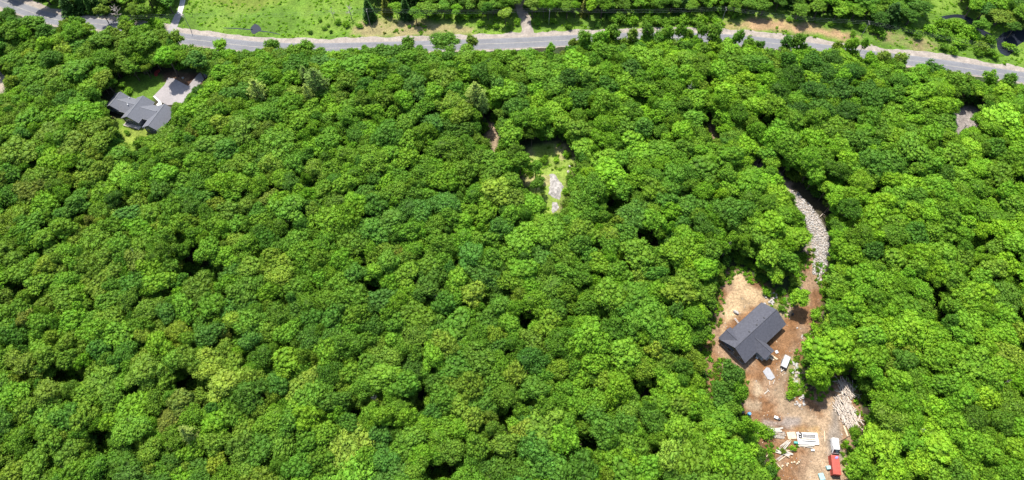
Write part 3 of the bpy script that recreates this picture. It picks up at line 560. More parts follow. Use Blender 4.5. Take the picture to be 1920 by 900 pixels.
for u, v, rp, tone, sp in HAND:
    if sp == 'bush': SHRUBS.append((u, v, rp, tone)); continue
    hs = 1.0 if rp > 16 else .85
    if (u, v) in ((1501, 556), (1458, 522)): hs = .62
    if (u, v) in ((1005, 315), (1006, 340)): hs = .7
    put(u, v, rp, tone, sp, 'wood', hs)
for u, v, rp, tone, w_ in SLENDER:
    put(u, v, rp, tone, 'maple' if w_ == 'round' else 'aspen', 'road', {'tall': 1.15, 'round': .8}.get(w_, random.uniform(.72, .95)))
for u, v, rp, tone, sp in NTREES: put(u, v, rp, tone, sp, 'north', .55 if sp in ('maple', 'oak') else .8 if sp == 'spruce' else .7)
for u, v, rp, tone in PINES: put(u, v, rp, tone, 'pine', 'wood', 1.25 if rp > 17 else 1.12)
for u, v, rp in DEAD: put(u, v, rp, 'olive', 'dead', 'dead', .7 if v < 100 else 1.25)
NW_ZONES = [[(-300, -300), (2300, -300), (2300, -70), (-300, -70)], [(672, -75), (975, -75), (972, -5), (900, 5), (800, 8), (680, 12)], [(985, -75), (1440, -75), (1440, -10), (1300, -8), (1120, 0), (992, 0)],
            [(1430, -75), (1745, -75), (1735, 8), (1630, 4), (1450, -4)], [(1820, -75), (2200, -75), (2200, 40), (1990, 20), (1900, 10), (1830, 0)], [(-300, -75), (60, -75), (320, -75), (310, -10), (200, -14), (130, -6), (-20, -50)]]
SOUTH_EDGE = [(-300, -75), (-100, -45), (0, 12), (30, 24), (60, 36), (90, 42), (115, 38), (140, 34), (170, 48), (205, 52), (235, 44), (262, 48), (300, 52), (316, 66), (345, 76), (365, 90), (400, 94), (450, 98), (500, 92), (560, 90), (610, 95), (650, 99), (700, 94),
              (765, 92), (800, 96), (960, 97), (1040, 98), (1060, 96), (1080, 84), (1110, 74), (1180, 74), (1250, 72), (1300, 72), (1365, 74), (1385, 82), (1440, 92), (1500, 92), (1560, 94), (1640, 104), (1700, 122), (1770, 134), (1850, 148), (2000, 170), (2300, 215), (2300, 1100), (-300, 1100)]
def tone_for(u, v, x, y, rr):
    f = float(fbm(x, y, 38, 61)); q = rr.random()
    if u > 1440 and v > 330: tab = [('lime', .27), ('fresh', .40), ('mid', .22), ('yellow', .04), ('deep', .07)]
    elif u > 1300: tab = [('lime', .16), ('fresh', .42), ('mid', .28), ('olive', .04), ('deep', .10)]
    elif u > 1000 and v < 330: tab = [('fresh', .42), ('mid', .30), ('deep', .13), ('lime', .12), ('blue', .03)]
    elif u < 520: tab = [('olive', .30), ('mid', .30), ('fresh', .16), ('yellow', .06), ('blue', .08), ('deep', .09), ('rust', .01)]
    else: tab = [('mid', .38), ('fresh', .24), ('blue', .12), ('deep', .11), ('olive', .10), ('yellow', .05)]
    q = (q * .75 + (f - .3) * .62); q = min(max(q, 0), .999); s = 0
    q = rr.random() if rr.random() < .55 else q
    for t, p in tab:
        s += p
        if q < s: return t
    return tab[0][0]
cell = {}
def cput(t): cell.setdefault((int(t.x // 8), int(t.y // 8)), []).append(t)
for t in trees: cput(t)
def clear(x, y, r, k):
    cx, cy = int(x // 8), int(y // 8)
    for i in (-2, -1, 0, 1, 2):
        for j in (-2, -1, 0, 1, 2):
            for o in cell.get((cx + i, cy + j), ()):
                if (o.x - x) ** 2 + (o.y - y) ** 2 < (k * (o.r + r)) ** 2: return False
    return True
NC = 110000
cxs = rng.uniform(-370, 370, NC); cys = rng.uniform(-25, 380, NC); crs = np.concatenate([np.full(NC // 3, 1.0), np.full(NC - NC // 3, 0.0)])
sizes = np.where(np.arange(NC) < NC // 90, rng.uniform(5.8, 7.2, NC), rng.uniform(4.1, 5.8, NC)); sizes = np.where(np.arange(NC) < NC // 4, sizes, np.where(np.arange(NC) < NC // 2, rng.uniform(3.2, 4.6, NC), rng.uniform(2.3, 3.4, NC)))
hts = rng.uniform(.88, 1.09, NC) * (.80 + .04 * np.minimum(sizes, 5.5))
uu, vv, ff = pix(cxs, cys, 12.0 * hts); near = np.full(NC, 999.0)
for p in V_LIST[2:]: near = np.minimum(near, sdist(p, uu, vv))          # trees near open ground lowered so their shade stays off it
hts = np.where((near < 34) & (vv > 60), hts * .78, hts); hts = np.where((uu < 430) & (vv < 175) & (vv > 60), hts * .85, hts)
uu, vv, ff = pix(cxs, cys, 12.0 * hts); rpx = sizes * FPX / ff
south = sdist(SOUTH_EDGE, uu, vv) < -rpx * .25
north = np.zeros(NC, bool)
for zn in NW_ZONES: north |= sdist(zn, uu, vv) < 0
ok = south | north
zs = 12.0 * hts * 1.0; kx = math.tan(R_(90 - SUN_EL)); shx = cxs - math.sin(R_(SUN_AZ)) * kx * zs; shy = cys - math.cos(R_(SUN_AZ)) * kx * zs
for p in (P_ROCKB, [(1026, 326), (1056, 324), (1058, 372), (1042, 396)], [(236, 176), (300, 176), (318, 196), (250, 196)], [(300, 172), (330, 160), (346, 176), (338, 196), (300, 194)], [(225, 225), (262, 245), (256, 285), (236, 285)], [(990, 296), (1070, 290), (1074, 325), (992, 328)], [(1795, 212), (1838, 215), (1838, 240), (1800, 250)],
          [(915, 240), (932, 236), (936, 275), (922, 278)], [(1355, 520), (1400, 510), (1440, 560), (1360, 600)], P_DRY1, P_DRY2, [(300, 150), (346, 150), (346, 190), (290, 190)]):
    ok &= sdist(wpoly(p), shx, shy) > sizes * .75
ok &= (np.abs(uu - 960) < 1170) & (vv < 1050) & (vv > -190)
for ip, p in enumerate(V_LIST): ok &= sdist(p, uu, vv) > rpx * (.5 if ip == 2 else .95)
for gxp, gyp, gr in GAPS: ok &= (uu - gxp) ** 2 + (vv - gyp) ** 2 > (gr + rpx * .8) ** 2
# no trunk on a road, in the yard or in a house
gp = [wpoly(p) for p in (P_YARD, P_DRIVE, P_CLEAR)] + [[(a.x, a.y) for a in [q + Vector((0, 0, 0)) for q in (at(195, 190), at(310, 150), at(345, 200), at(300, 250), at(210, 235))]]]
for p in gp: ok &= sdist(p, cxs, cys) > .5
rcl = np.array([(p.x, p.y) for p in rc])
sel = np.nonzero(ok)[0]
for i in sel:
    x, y = cxs[i], cys[i]
    if np.min((rcl[:, 0] - x) ** 2 + (rcl[:, 1] - y) ** 2) < 36: ok[i] = False
rr = random.Random(5)
for i in np.nonzero(ok)[0]:
    x, y, r = float(cxs[i]), float(cys[i]), float(sizes[i])
    if clear(x, y, r, .565 if r > 3 else .56):
        t = T(); t.x, t.y, t.r, t.hs = x, y, r, float(hts[i]); t.u, t.v, t.rp = float(uu[i]), float(vv[i]), float(rpx[i]); t.z = float(relief(x, y)); t.hand = False
        t.group = 'wood'; t.sp = rr.choices(['maple', 'oak', 'aspen'], [.60, .33, .07 if r < 3.4 else 0])[0]
        if not south[i]: t.sp = rr.choices(['maple', 'oak', 'spruce'], [.5, .4, .1])[0]; t.hs *= .7; t.group = 'north'
        elif t.sp == 'aspen': pass
        t.tone = tone_for(t.u, t.v, x, y, rr)
        if not south[i] and t.sp == 'spruce': t.tone = 'deep'
        trees.append(t); cput(t)
under = [i for i in np.nonzero(ok & south)[0] if rr.random() < .5]; uc = {}
for i in under:
    x, y = float(cxs[i]), float(cys[i]); c = (int(x // 3.4), int(y // 3.4))
    if c in uc: continue
    uc[c] = 1; t = T(); t.x, t.y, t.r, t.hs = x, y, rr.uniform(2.6, 3.8), rr.uniform(.5, .72); t.u, t.v, t.rp = float(uu[i]), float(vv[i]), 0.0; t.z = float(relief(x, y)); t.hand = False; t.group = 'under'
    t.sp = rr.choice(['maple', 'oak', 'maple']); t.tone = tone_for(t.u, t.v, x, y, rr); trees.append(t)
for t in trees:
    fb = 0 if t.hand else .28; a = np.array(TINT[t.tone]) * (1 - fb) + np.array(TINT['mid' if t.u < 1000 else 'fresh']) * fb; j = rr.uniform(.86, 1.15); t.tint = tuple(float(c) for c in a * j * np.array((rr.uniform(.92, 1.1), 1, rr.uniform(.85, 1.2))))
    if t.sp == 'pine': t.tint = (.25, .33, .07) if t.tone == 'yellow' else (.15, .235, .05)
    if t.sp == 'spruce' and t.tone == 'deep': t.tint = (.052 * j, .125 * j, .020 * j)
    t.k = rr.randrange(len(PR[t.sp])); t.rz = rr.uniform(0, 6.283)
    ax_ = rr.uniform(.88, 1.16); t.sc = (t.r / RAD[t.sp] * ax_ * 1.05, t.r / RAD[t.sp] / ax_ * 1.05, t.hs * rr.uniform(.95, 1.05))
vis = [t for t in trees if t.group != 'under' and -8 < t.u < 1928 and -12 < t.v < 925]
print('trees', len(trees), 'in view', len(vis), {s: sum(t.sp == s for t in vis) for s in PR})

NAME = {'maple': ('leafy_tree', 'tree'), 'oak': ('leafy_tree', 'tree'), 'aspen': ('slender_tree', 'slender tree'), 'pine': ('pine_tree', 'pine tree'), 'spruce': ('spruce_tree', 'spruce tree'), 'dead': ('bare_tree', 'bare tree')}
def size_word(t): return 'broad' if t.r > 4.6 else 'small' if t.r < 3.2 else 'round'
ONES = 'zero one two three four five six seven eight nine ten eleven twelve thirteen fourteen fifteen sixteen seventeen eighteen nineteen'.split()
TENS = 'x x twenty thirty forty fifty sixty seventy eighty ninety'.split()
def numword(n): return 'a hundred' if n >= 100 else ONES[n] if n < 20 else TENS[n // 10] + ('-' + ONES[n % 10] if n % 10 else '')
used = set()
def pos_phrase(t):
    a, b = round(t.u / 19.2), round(t.v / 9.0); a = min(max(a, 0), 100); b = min(max(b, 0), 100); return a, b
def tree_label(t):
    a, b = pos_phrase(t)
    base = {'maple': '%s %s crowned tree' % (size_word(t), TWORD[t.tone]), 'oak': '%s %s fine leaved tree' % (size_word(t), TWORD[t.tone]), 'aspen': 'slender upright %s tree' % TWORD[t.tone],
            'pine': 'pale feathery pine', 'spruce': 'narrow %s conifer' % TWORD[t.tone], 'dead': 'bare grey leafless tree'}[t.sp]
    if t.tone == 'deep' and t.sp == 'spruce': base = 'narrow dark green conifer'
    where = {'wood': '', 'road': ' beside the road', 'north': ' beyond the road', 'dead': ''}[t.group]
    for da, db in ((0, 0), (0, 1), (1, 0), (0, -1), (-1, 0), (1, 1), (-1, -1)):
        L = '%s%s, %s percent across, %s percent down' % (base, where, numword(min(max(a + da, 0), 100)), numword(min(max(b + db, 0), 100)))
        if L not in used: used.add(L); return L
    return L
GROUPS = {'wood': 'trees of the woods', 'road': 'trees at the edge of the road', 'north': 'trees beyond the road', 'dead': 'bare trees'}
def plant(t):
    nm, cat = NAME[t.sp]; cm, tm = PR[t.sp][t.k]
    root = empty(nm, (t.x, t.y, t.z), tree_label(t), cat, GROUPS[t.group], t.rz); root.scale = t.sc
    if t.sp == 'dead': link('bare_branches', cm, root)
    else: c = link('crown', cm, root); c['tint'] = t.tint; link('trunk', tm, root)
leafy = sorted([t for t in vis if t.sp in ('maple', 'oak')], key=lambda t: -t.rp * (1.35 if t.hand else 1))
one = set(id(t) for t in leafy[:296]) | set(id(t) for t in vis if t.sp in ('pine', 'dead'))
for s, lim in (('aspen', 150), ('spruce', 90)): one |= set(id(t) for t in sorted([t for t in vis if t.sp == s], key=lambda t: -t.rp * (2 if t.hand else 1))[:lim])
for t in trees:
    if id(t) in one: plant(t)
rest = [t for t in trees if id(t) not in one]

def gn_scatter(name, pts, protos, label, cat):
    """ONE object: pts = list of (x, y, z, rz, sx, sy, sz, tint, k)"""
    me = bpy.data.meshes.new(name); me.vertices.add(len(pts)); A = np.array([p[:3] for p in pts], np.float32); me.vertices.foreach_set('co', A.ravel())
    def attr(n, ty, vals, key):
        a = me.attributes.new(n, ty, 'POINT'); a.data.foreach_set(key, np.array(vals).ravel())
    attr('rz', 'FLOAT_VECTOR', np.array([(0, 0, p[3]) for p in pts], np.float32), 'vector'); attr('sc', 'FLOAT_VECTOR', np.array([p[4:7] for p in pts], np.float32), 'vector')
    attr('tint', 'FLOAT_COLOR', np.array([(*p[7], 1) for p in pts], np.float32), 'color'); attr('kk', 'INT', np.array([p[8] for p in pts], np.int32), 'value')
    o = link(name, me); tag(o, label, cat, kind='stuff')
    g = bpy.data.node_groups.new(name + '_scatter', 'GeometryNodeTree')
    g.interface.new_socket('Geometry', in_out='INPUT', socket_type='NodeSocketGeometry'); g.interface.new_socket('Geometry', in_out='OUTPUT', socket_type='NodeSocketGeometry')
    N = g.nodes; Lk = g.links; gi = N.new('NodeGroupInput'); go = N.new('NodeGroupOutput'); jn = N.new('GeometryNodeJoinGeometry')
    def named(n, ty): a = N.new('GeometryNodeInputNamedAttribute'); a.data_type = ty; a.inputs['Name'].default_value = n; return a.outputs['Attribute']
    rz = named('rz', 'FLOAT_VECTOR'); sc = named('sc', 'FLOAT_VECTOR'); kk = named('kk', 'INT')
    e2r = N.new('FunctionNodeEulerToRotation'); Lk.new(rz, e2r.inputs[0])
    for k, meshes in enumerate(protos):
        cmp_ = N.new('FunctionNodeCompare'); cmp_.data_type = 'INT'; cmp_.operation = 'EQUAL'; Lk.new(kk, cmp_.inputs[2]); cmp_.inputs[3].default_value = k
        pj = N.new('GeometryNodeJoinGeometry')
        for m in meshes:
            po = bpy.data.objects.new('proto', m); oi = N.new('GeometryNodeObjectInfo'); oi.inputs[0].default_value = po; oi.transform_space = 'ORIGINAL'; Lk.new(oi.outputs['Geometry'], pj.inputs[0])
        iop = N.new('GeometryNodeInstanceOnPoints'); Lk.new(gi.outputs[0], iop.inputs['Points']); Lk.new(cmp_.outputs[0], iop.inputs['Selection']); Lk.new(pj.outputs[0], iop.inputs['Instance'])
        Lk.new(e2r.outputs[0], iop.inputs['Rotation']); Lk.new(sc, iop.inputs['Scale']); Lk.new(iop.outputs[0], jn.inputs[0])
    Lk.new(jn.outputs[0], go.inputs[0]); md = o.modifiers.new('scatter', 'NODES'); md.node_group = g
    me.materials.append(M_LEAF); return o
order = []; off = {}
for s in ('maple', 'oak', 'aspen', 'spruce', 'pine'):
    off[s] = len(order); order += PR[s]
gn_scatter('distant_woods', [(t.x, t.y, t.z, t.rz, *t.sc, t.tint, off[t.sp] + t.k) for t in rest if t.sp in off], [list(p) for p in order], 'dense green leafy woods filling the land round the nearer trees', 'woods')

# undergrowth below the canopy, weeds in meadow and clearings
pts = []
n = 26000; ux = rng.uniform(-300, 300, n); uy = rng.uniform(0, 330, n); pu, pv, _ = pix(ux, uy, 0.5)
m = (sdist(SOUTH_EDGE, pu, pv) < -6) & (np.abs(pu - 960) < 990) & (pv < 960)
for p in (P_YARD, P_DRIVE, P_CLEAR, P_LAWN, P_LAWN2, P_SOIL1, P_PATCH1, P_PATCH2, P_PATCH3, P_PATCH4, P_PATCH5): m &= sdist(p, pu, pv) > (7 if p is P_DRIVE or p is P_YARD else 2)
m &= sdist(P_ROCKB, pu, pv) > 9
m &= sdist([(200, 215), (232, 160), (290, 125), (330, 128), (372, 150), (350, 195), (340, 215), (310, 240), (260, 245)], pu, pv) > 2
rl = smooth_line([at(u, v) for u, v in RC], 3); rla = np.array([(p.x, p.y) for p in rl])
zz = relief(ux, uy)
for i in np.nonzero(m)[0]:
    if np.min((rla[:, 0] - ux[i]) ** 2 + (rla[:, 1] - uy[i]) ** 2) < 60: continue
    s = rr.uniform(.7, 1.7); j = rr.uniform(.7, 1.2); c = TINT[rr.choice(['mid', 'deep', 'fresh', 'olive'])]
    pts.append((float(ux[i]), float(uy[i]), float(zz[i]), rr.uniform(0, 6.28), s, s, s * rr.uniform(.7, 1.3), tuple(q * j for q in c), rr.randrange(4)))
gn_scatter('undergrowth', pts, [[p[0]] for p in PR['bush']], 'low green undergrowth on the shaded forest floor', 'undergrowth')
pts = []
def weeds(poly, dens, tones, smin=.4, smax=1.2, avoid=(), br=1.0):
    P = np.array(wpoly(poly)); x0, y0 = P.min(0); x1, y1 = P.max(0); x0 = max(x0, -290); x1 = min(x1, 290); y1 = min(y1, 320); k = int((x1 - x0) * (y1 - y0) * dens)
    x = rng.uniform(x0, x1, k); y = rng.uniform(y0, y1, k); g = (sdist(wpoly(poly), x, y) < 0) & (fbm(x, y, 8, 31) + rng.uniform(-.2, .2, k) > .45)
    for a in avoid: g &= sdist(wpoly(a), x, y) > .6
    for i in np.nonzero(g)[0]:
        if abs(x[i]) < 260 and np.min((rla[:, 0] - x[i]) ** 2 + (rla[:, 1] - y[i]) ** 2) < 50: continue
        s = rr.uniform(smin, smax); j = rr.uniform(.85, 1.2) * br; c = TINT[rr.choice(tones)]
        pts.append((float(x[i]), float(y[i]), 0.0, rr.uniform(0, 6.28), s, s, s * rr.uniform(.7, 1.4), tuple(q * j for q in c), rr.randrange(3)))
LANES = [[(966, -30), (984, -30), (1004, 68), (970, 68)], [(340, -30), (354, -30), (338, 62), (316, 62)]]
weeds(P_MEADOW, .30, ['fresh', 'fresh', 'lime', 'lime'], .35, .95, [P_POND, P_POOL, P_CREEK1, P_CREEK2, P_CREEK3, P_DRY1, P_DRY2] + LANES, 1.1)
weeds(P_DRY1, .05, ['olive', 'lime', 'rust']); weeds(P_DRY2, .05, ['olive', 'rust', 'lime'])
weeds([(1362, 56), (1470, 58), (1600, 78), (1640, 86), (1600, 88), (1480, 72), (1365, 62)], .45, ['lime', 'fresh', 'olive'], .5, 1.2)
weeds([(730, 58), (790, 46), (802, 52), (800, 68), (750, 72)], .5, ['lime', 'fresh', 'fresh'], .6, 1.4)
weeds(P_CLEAR, .35, ['lime', 'fresh', 'olive'], .5, 1.2, [[(1024, 322), (1058, 320), (1060, 375), (1048, 402), (1030, 398)]])
weeds(P_GREENSTRIP, .8, ['lime', 'fresh', 'yellow'], .4, 1.1)
weeds([(1536, 440), (1560, 440), (1562, 560), (1536, 560)], .3, ['olive', 'lime', 'fresh'], .5, 1.2, [P_ROCKB])
weeds([(1430, 545), (1490, 560), (1480, 600), (1450, 600)], .25, ['lime', 'fresh', 'olive'], .4, 1.0)
weeds([(1400, 800), (1455, 822), (1500, 838), (1490, 852), (1440, 850)], .4, ['lime', 'fresh', 'olive'], .4, 1.0)
wy = wpoly(P_YARD); ex = rng.uniform(60, 150, 9000); ey = rng.uniform(20, 130, 9000); ed = sdist(wy, ex, ey) + (fbm(ex, ey, 5, 88) - .5) * 5
for i in np.nonzero((np.abs(ed) < 2.2) & (rng.random(9000) < .75))[0]:
    s = rr.uniform(.4, 1.3); c = TINT[rr.choice(['olive', 'fresh', 'mid', 'lime'])]; pts.append((float(ex[i]), float(ey[i]), 0.0, rr.uniform(0, 6.28), s, s, s * 1.2, tuple(q * rr.uniform(.8, 1.1) for q in c), rr.randrange(3)))
weeds(P_LAWN2, .05, ['lime', 'fresh'], .3, .6)
gn_scatter('weeds', pts, [[p[0]] for p in PR['weed']], 'ragged bright green weeds and tall grass in the marsh meadow and clearings', 'weeds')
for i, (u, v, rp, tone) in enumerate(SHRUBS):
    p = at(u, v, 1.2); r = rp * pix(p.x, p.y, 1.2)[2] / FPX; s = r / 1.45
    sh = link('shrub', PR['bush'][i % 4][0], None, (p.x, p.y, 0), rr.uniform(0, 6.28), (s, s * rr.uniform(.85, 1.15), min(s, 2.6) * rr.uniform(.8, 1.15)))
    j = rr.uniform(.85, 1.2); sh['tint'] = tuple(float(c * j) for c in TINT[tone])
    where = ('in the marsh meadow' if u < 680 else 'beyond the road') if v < 115 else 'beside the construction yard' if v > 500 and u > 1390 else 'beside the rocky lane' if u > 1480 else 'near the clearings'
    tag(sh, '%s leafy shrub %s, %s percent across, %s percent down' % (TWORD[tone], where, numword(round(u / 19.2)), numword(round(v / 9))), 'shrub', 'shrubs on open ground')

# ------------------------------------------------------------------ the house being built (right)
def frame(root_px, z, dir_px, name, label, cat, group=None):
    p = at(*root_px, z); q = at(*dir_px, z); a = math.atan2(q.y - p.y, q.x - p.x)
    return empty(name, (p.x, p.y, 0), label, cat, group, a)
def slab(b, P, th=.16):                         # a roof plane of some thickness; P counter-clockwise from above
    P = [Vector(p) for p in P]; n = len(P); b.add(P + [p - Vector((0, 0, th)) for p in P], [tuple(range(n)), tuple(reversed(range(n, 2 * n)))] + [(i, i + n, (i + 1) % n + n, (i + 1) % n) for i in range(n)])
def gable(root, x0, x1, y0, y1, ze, zr, axis_, mroof, mwall, mcap, oh=.45, wall=True, roof_name='roof', w0=0.0, cap=True, rise_oh=True):
    """gable roof with ridge along axis_ ('x' or 'y'), in the root's frame"""
    def T_(a, b, c): return (a, b, c) if axis_ == 'x' else (b, a, c)
    if axis_ == 'x': a0, a1, b0, b1 = x0, x1, y0, y1
    else: a0, a1, b0, b1 = y0, y1, x0, x1
    bm = (b0 + b1) / 2; sl = (zr - ze) / ((b1 - b0) / 2); zo = ze - sl * oh
    for nm, bb in (('slope', b0 - oh), ('slope', b1 + oh)):
        m = MB(); P = [T_(a0 - oh, bb, zo), T_(a1 + oh, bb, zo), T_(a1 + oh, bm, zr), T_(a0 - oh, bm, zr)]
        v = [Vector(p) for p in P]
        if (v[1] - v[0]).cross(v[2] - v[1]).z < 0: P = P[::-1]
        slab(m, P); o = m.build(roof_name, mroof, root)
        f = MB(); f.add(*([] , [])) if False else None
        g = MB(); c = (Vector(T_(a0 - oh, bb, zo - .09)) + Vector(T_(a1 + oh, bb, zo - .09))) / 2
        L = (a1 - a0) + 2 * oh; off_ = .05 * (1 if bb > bm else -1)
        g.box(Vector(T_(0, off_, 0)) + c, T_(L - .02, .12, .13)); g.build('gutter', mcap, o)
    if cap:
        m = MB(); m.tube([T_(a0 - oh - .01, bm, zr + .0), T_(a1 + oh + .01, bm, zr + .0)], [.11, .11], 6); m.build('ridge_cap', mcap, root)
    if wall:
        m = MB()
        V = [T_(a0, b0, w0), T_(a1, b0, w0), T_(a1, b1, w0), T_(a0, b1, w0), T_(a0, b0, ze - .2), T_(a1, b0, ze - .2), T_(a1, b1, ze - .2), T_(a0, b1, ze - .2), T_(a0, bm, zr - .2), T_(a1, bm, zr - .2)]
        m.add(V, [(0, 1, 5, 4), (2, 3, 7, 6), (1, 2, 6, 9, 5), (3, 0, 4, 8, 7), (4, 5, 9, 8), (6, 7, 8, 9)]); m.build('wall', mwall, root)
def window(root, c, w_, h_, ax, fr=M_WHITE):     # ax 'x': faces +-x, thin in x
    b = MB(); g = MB(); s = .06
    def sz(a, bb, t): return (t, a, bb) if ax == 'x' else (a, t, bb)
    def of(a, z): return Vector((0, a, z)) if ax == 'x' else Vector((a, 0, z))
    c = Vector(c)
    b.box(c + of(0, h_ / 2), sz(w_ + .16, .08, .12)); b.box(c + of(0, -h_ / 2), sz(w_ + .16, .08, .12)); b.box(c + of(w_ / 2, 0), sz(.08, h_ - .08, .11)); b.box(c + of(-w_ / 2, 0), sz(.08, h_ - .08, .11)); b.box(c, sz(.05, h_ - .08, .1))
    o = b.build('window', fr, root); g.box(c, sz(w_ - .08, h_ - .08, .06)); g.build('pane', M_GLASS, o)

# frame: origin W corner of main eave rectangle, x axis along the NW eave towards the N corner
W_PX = (1340 + 75 / 6.667, 555 + 545 / 6.667); N_PX = (1340 + 590 / 6.667, 555 + 75 / 6.667)
ZE = 3.3
pw, pn = at(*W_PX, ZE), at(*N_PX, ZE); L = (pn - pw).length
h2 = empty('new_house', (pw.x, pw.y, 0), 'new house with charcoal gable roof standing on bare brown earth in the clearing', 'house', None, math.atan2(pn.y - pw.y, pn.x - pw.x))
Wd = 11.2
print('house2 length', L)
gable(h2, .5, L - .5, -Wd + .5, -.5, ZE, ZE + 2.9, 'x', M_ROOF_A, M_WALL_A, M_CAP, .5)
gable(h2, .5, 5.9, -5.2, .55, ZE + .12, ZE + 2.05, 'y', M_ROOF_A, M_WALL_A, M_CAP, .45)
# projecting porch gable on the camera side
pc = at(1340 + 660 / 6.667, 555 + 710 / 6.667, ZE); loc = Matrix.Rotation(-h2.rotation_euler[2], 3, 'Z') @ (pc - Vector((pw.x, pw.y, ZE)))
px0 = loc.x - 2.45; px1 = loc.x + 2.45
print('porch', loc)
gable(h2, px0 + .3, px1 - .3, -Wd - 3.4, -6.2, ZE + .1, ZE + 1.85, 'y', M_ROOF_A, M_WALL_A, M_CAP, .35, wall=False)
for sx in (px0 + .45, px1 - .45):
    for yy in (-Wd - 3.25,): MB().box((sx, yy, 1.6), (.2, .2, 3.2)).build('post', M_LUM2, h2)
pt = MB(); pt.prism([(px0 + .35, 0), (px1 - .35, 0), ((px0 + px1) / 2, 1.5)], 0, .12)
pt.v = [(a, -Wd - 3.25 - c, ZE - .05 + b_) for a, b_, c in pt.v]; pt.build('porch_gable', M_WALL_A, h2)
MB().box(((px0 + px1) / 2, -Wd - 1.6, .28), (4.3, 3.4, .3)).build('porch_floor', M_LUM2, h2)
for k in range(3): MB().box(((px0 + px1) / 2, -Wd - 3.5 - .3 * k, .22 - .08 * k), (1.6, .28, .12)).build('step', M_LUM2, h2)
sl = 2.9 / (Wd / 2)
for xx in (L * .385, L * .565, L * .745):       # roof vents near the ridge on the far slope
    yv = -Wd / 2 + .9; b = MB(); b.box((xx, yv, ZE + 2.9 - .9 * sl + .16), (.42, .42, .32), taper=.85); b.box((xx, yv, ZE + 2.9 - .9 * sl + .36), (.5, .5, .07)); b.build('roof_vent', M_DARK, h2)
MB().tube([(L * .64, -Wd / 2 + 1.9, ZE + 1.6), (L * .64, -Wd / 2 + 1.9, ZE + 2.45)], [.06, .06], 8).build('vent_pipe', M_DARK, h2)
for xx in (2.2, 4.6, L - 6.5, L - 3.4, L - 8.2): window(h2, (xx, -Wd + .49, 1.75), 1.3 if xx > 5 else 1.1, 1.3, 'y')
for yy in (-8.4, -5.6, -2.9): window(h2, (.49, yy, 1.8), 1.1, 1.3, 'x')
MB().box(((px0 + px1) / 2, -Wd + .47, 1.45), (1.0, .1, 2.1)).build('door', M_WHITE, h2)
MB().box((L / 2, -Wd / 2, .12), (L - .8, Wd - .8, .34)).build('foundation', M_GREY, h2)

# ------------------------------------------------------------------ the grey roofed house (upper left)
A1 = R_(-18); M_TOP = (195 + 765 / 10.585, 160 + 200 / 10.585); ZR1 = 5.9
pm = at(*M_TOP, ZR1)                              # local frame: x along the house, y up the picture; block ridges at x = -10.7, .3, 11.7
h1 = empty('grey_roofed_house', (pm.x, pm.y, 0), 'long house with three grey gable roofs beside the lawn and driveway', 'house', None, A1)
gable(h1, -14.0, -7.4, -8.6, -1.2, 3.4, 5.5, 'y', M_ROOF_B, M_WALL_B, M_CAPB, .4)
gable(h1, -3.6, 4.2, -11.9, -.4, 3.5, 5.95, 'y', M_ROOF_B, M_WALL_B, M_CAPB, .4)
gable(h1, 7.8, 15.6, -13.4, -1.6, 3.5, 5.95, 'y', M_ROOF_B, M_WALL_B, M_CAPB, .4)
gable(h1, -10.2, -1.2, -8.75, -1.25, 3.3, 5.1, 'x', M_ROOF_B, M_WALL_B, M_CAPB, .35)
gable(h1, 2.2, 9.6, -9.2, -1.9, 3.3, 5.15, 'x', M_ROOF_B, M_WALL_B, M_CAPB, .35)
for c in ((-12.4, -8.61, 1.7), (-9.2, -8.61, 1.7), (-6.6, -8.76, 1.7), (-4.8, -8.76, 1.7)): window(h1, c, 1.3, 1.3, 'y')
for c in ((-1.9, -11.91, 1.9), (.3, -11.91, 2.0), (2.5, -11.91, 1.9), (9.6, -13.41, 1.9), (13.4, -13.41, 1.9), (6.0, -9.21, 1.7)): window(h1, c, 1.4, 1.8, 'y')
gw = MB(); GP = [(-1.6, 3.2), (2.2, 3.2), (1.9, 4.4), (.3, 5.1), (-1.3, 4.4)]
gw.add([(a_, -11.99, b_) for a_, b_ in GP] + [(a_, -11.92, b_) for a_, b_ in GP], [(0, 1, 2, 3, 4), (0, 5, 6, 1), (1, 6, 7, 2), (2, 7, 8, 3), (3, 8, 9, 4), (4, 9, 5, 0)]); gw.build('gable_window', M_GLASS, h1)
MB().box((.3, -12.9, .35), (7.8, 1.8, .2)).build('deck', M_LUM2, h1)
MB().box((6.0, -10.8, .3), (2.9, 3.0, .2)).build('patio', M_GREY, h1)
rb = MB()
for k in range(9): rb.box((-3.4 + k * .92, -13.75, .9), (.07, .07, .95))
rb.box((.3, -13.75, 1.42), (7.5, .09, .08)); rb.build('deck_railing', M_GREY, h1)
for c, r_, hh in (((-3.9, -5.9, 4.6), .22, .7), ((-4.5, -5.4, 4.75), .12, .6), ((-6.4, -1.8, 3.5), .18, .9)): MB().tube([c, (c[0], c[1], c[2] + hh)], [r_, r_], 8).build('roof_pipe', M_WHITE, h1)
MB().box((11.7, -1.56, 1.2), (4.6, .08, 2.2)).build('garage_door', M_WHITE, h1)
b = MB(); wk = [at(u, v) for u, v in [(287, 181), (290, 180), (300, 189), (304, 194), (303, 198), (295, 199), (293, 197), (298, 192)]]
MB().prism([(p.x, p.y) for p in wk][::-1], .1, .24).build('white_walkway', M_WALK)['kind'] = 'structure'
# red mulch bed, boulder
mb = [at(u, v) for u, v in [(289, 141), (290, 136), (295, 132), (300, 131), (300, 134), (296, 137), (296, 142), (292, 144)]]
tag(MB().prism([(p.x, p.y) for p in mb][::-1], .0, .35).build('mulch_bed', M_MULCH), 'curved red mulch bed at the end of the lawn by the driveway', 'flower bed')

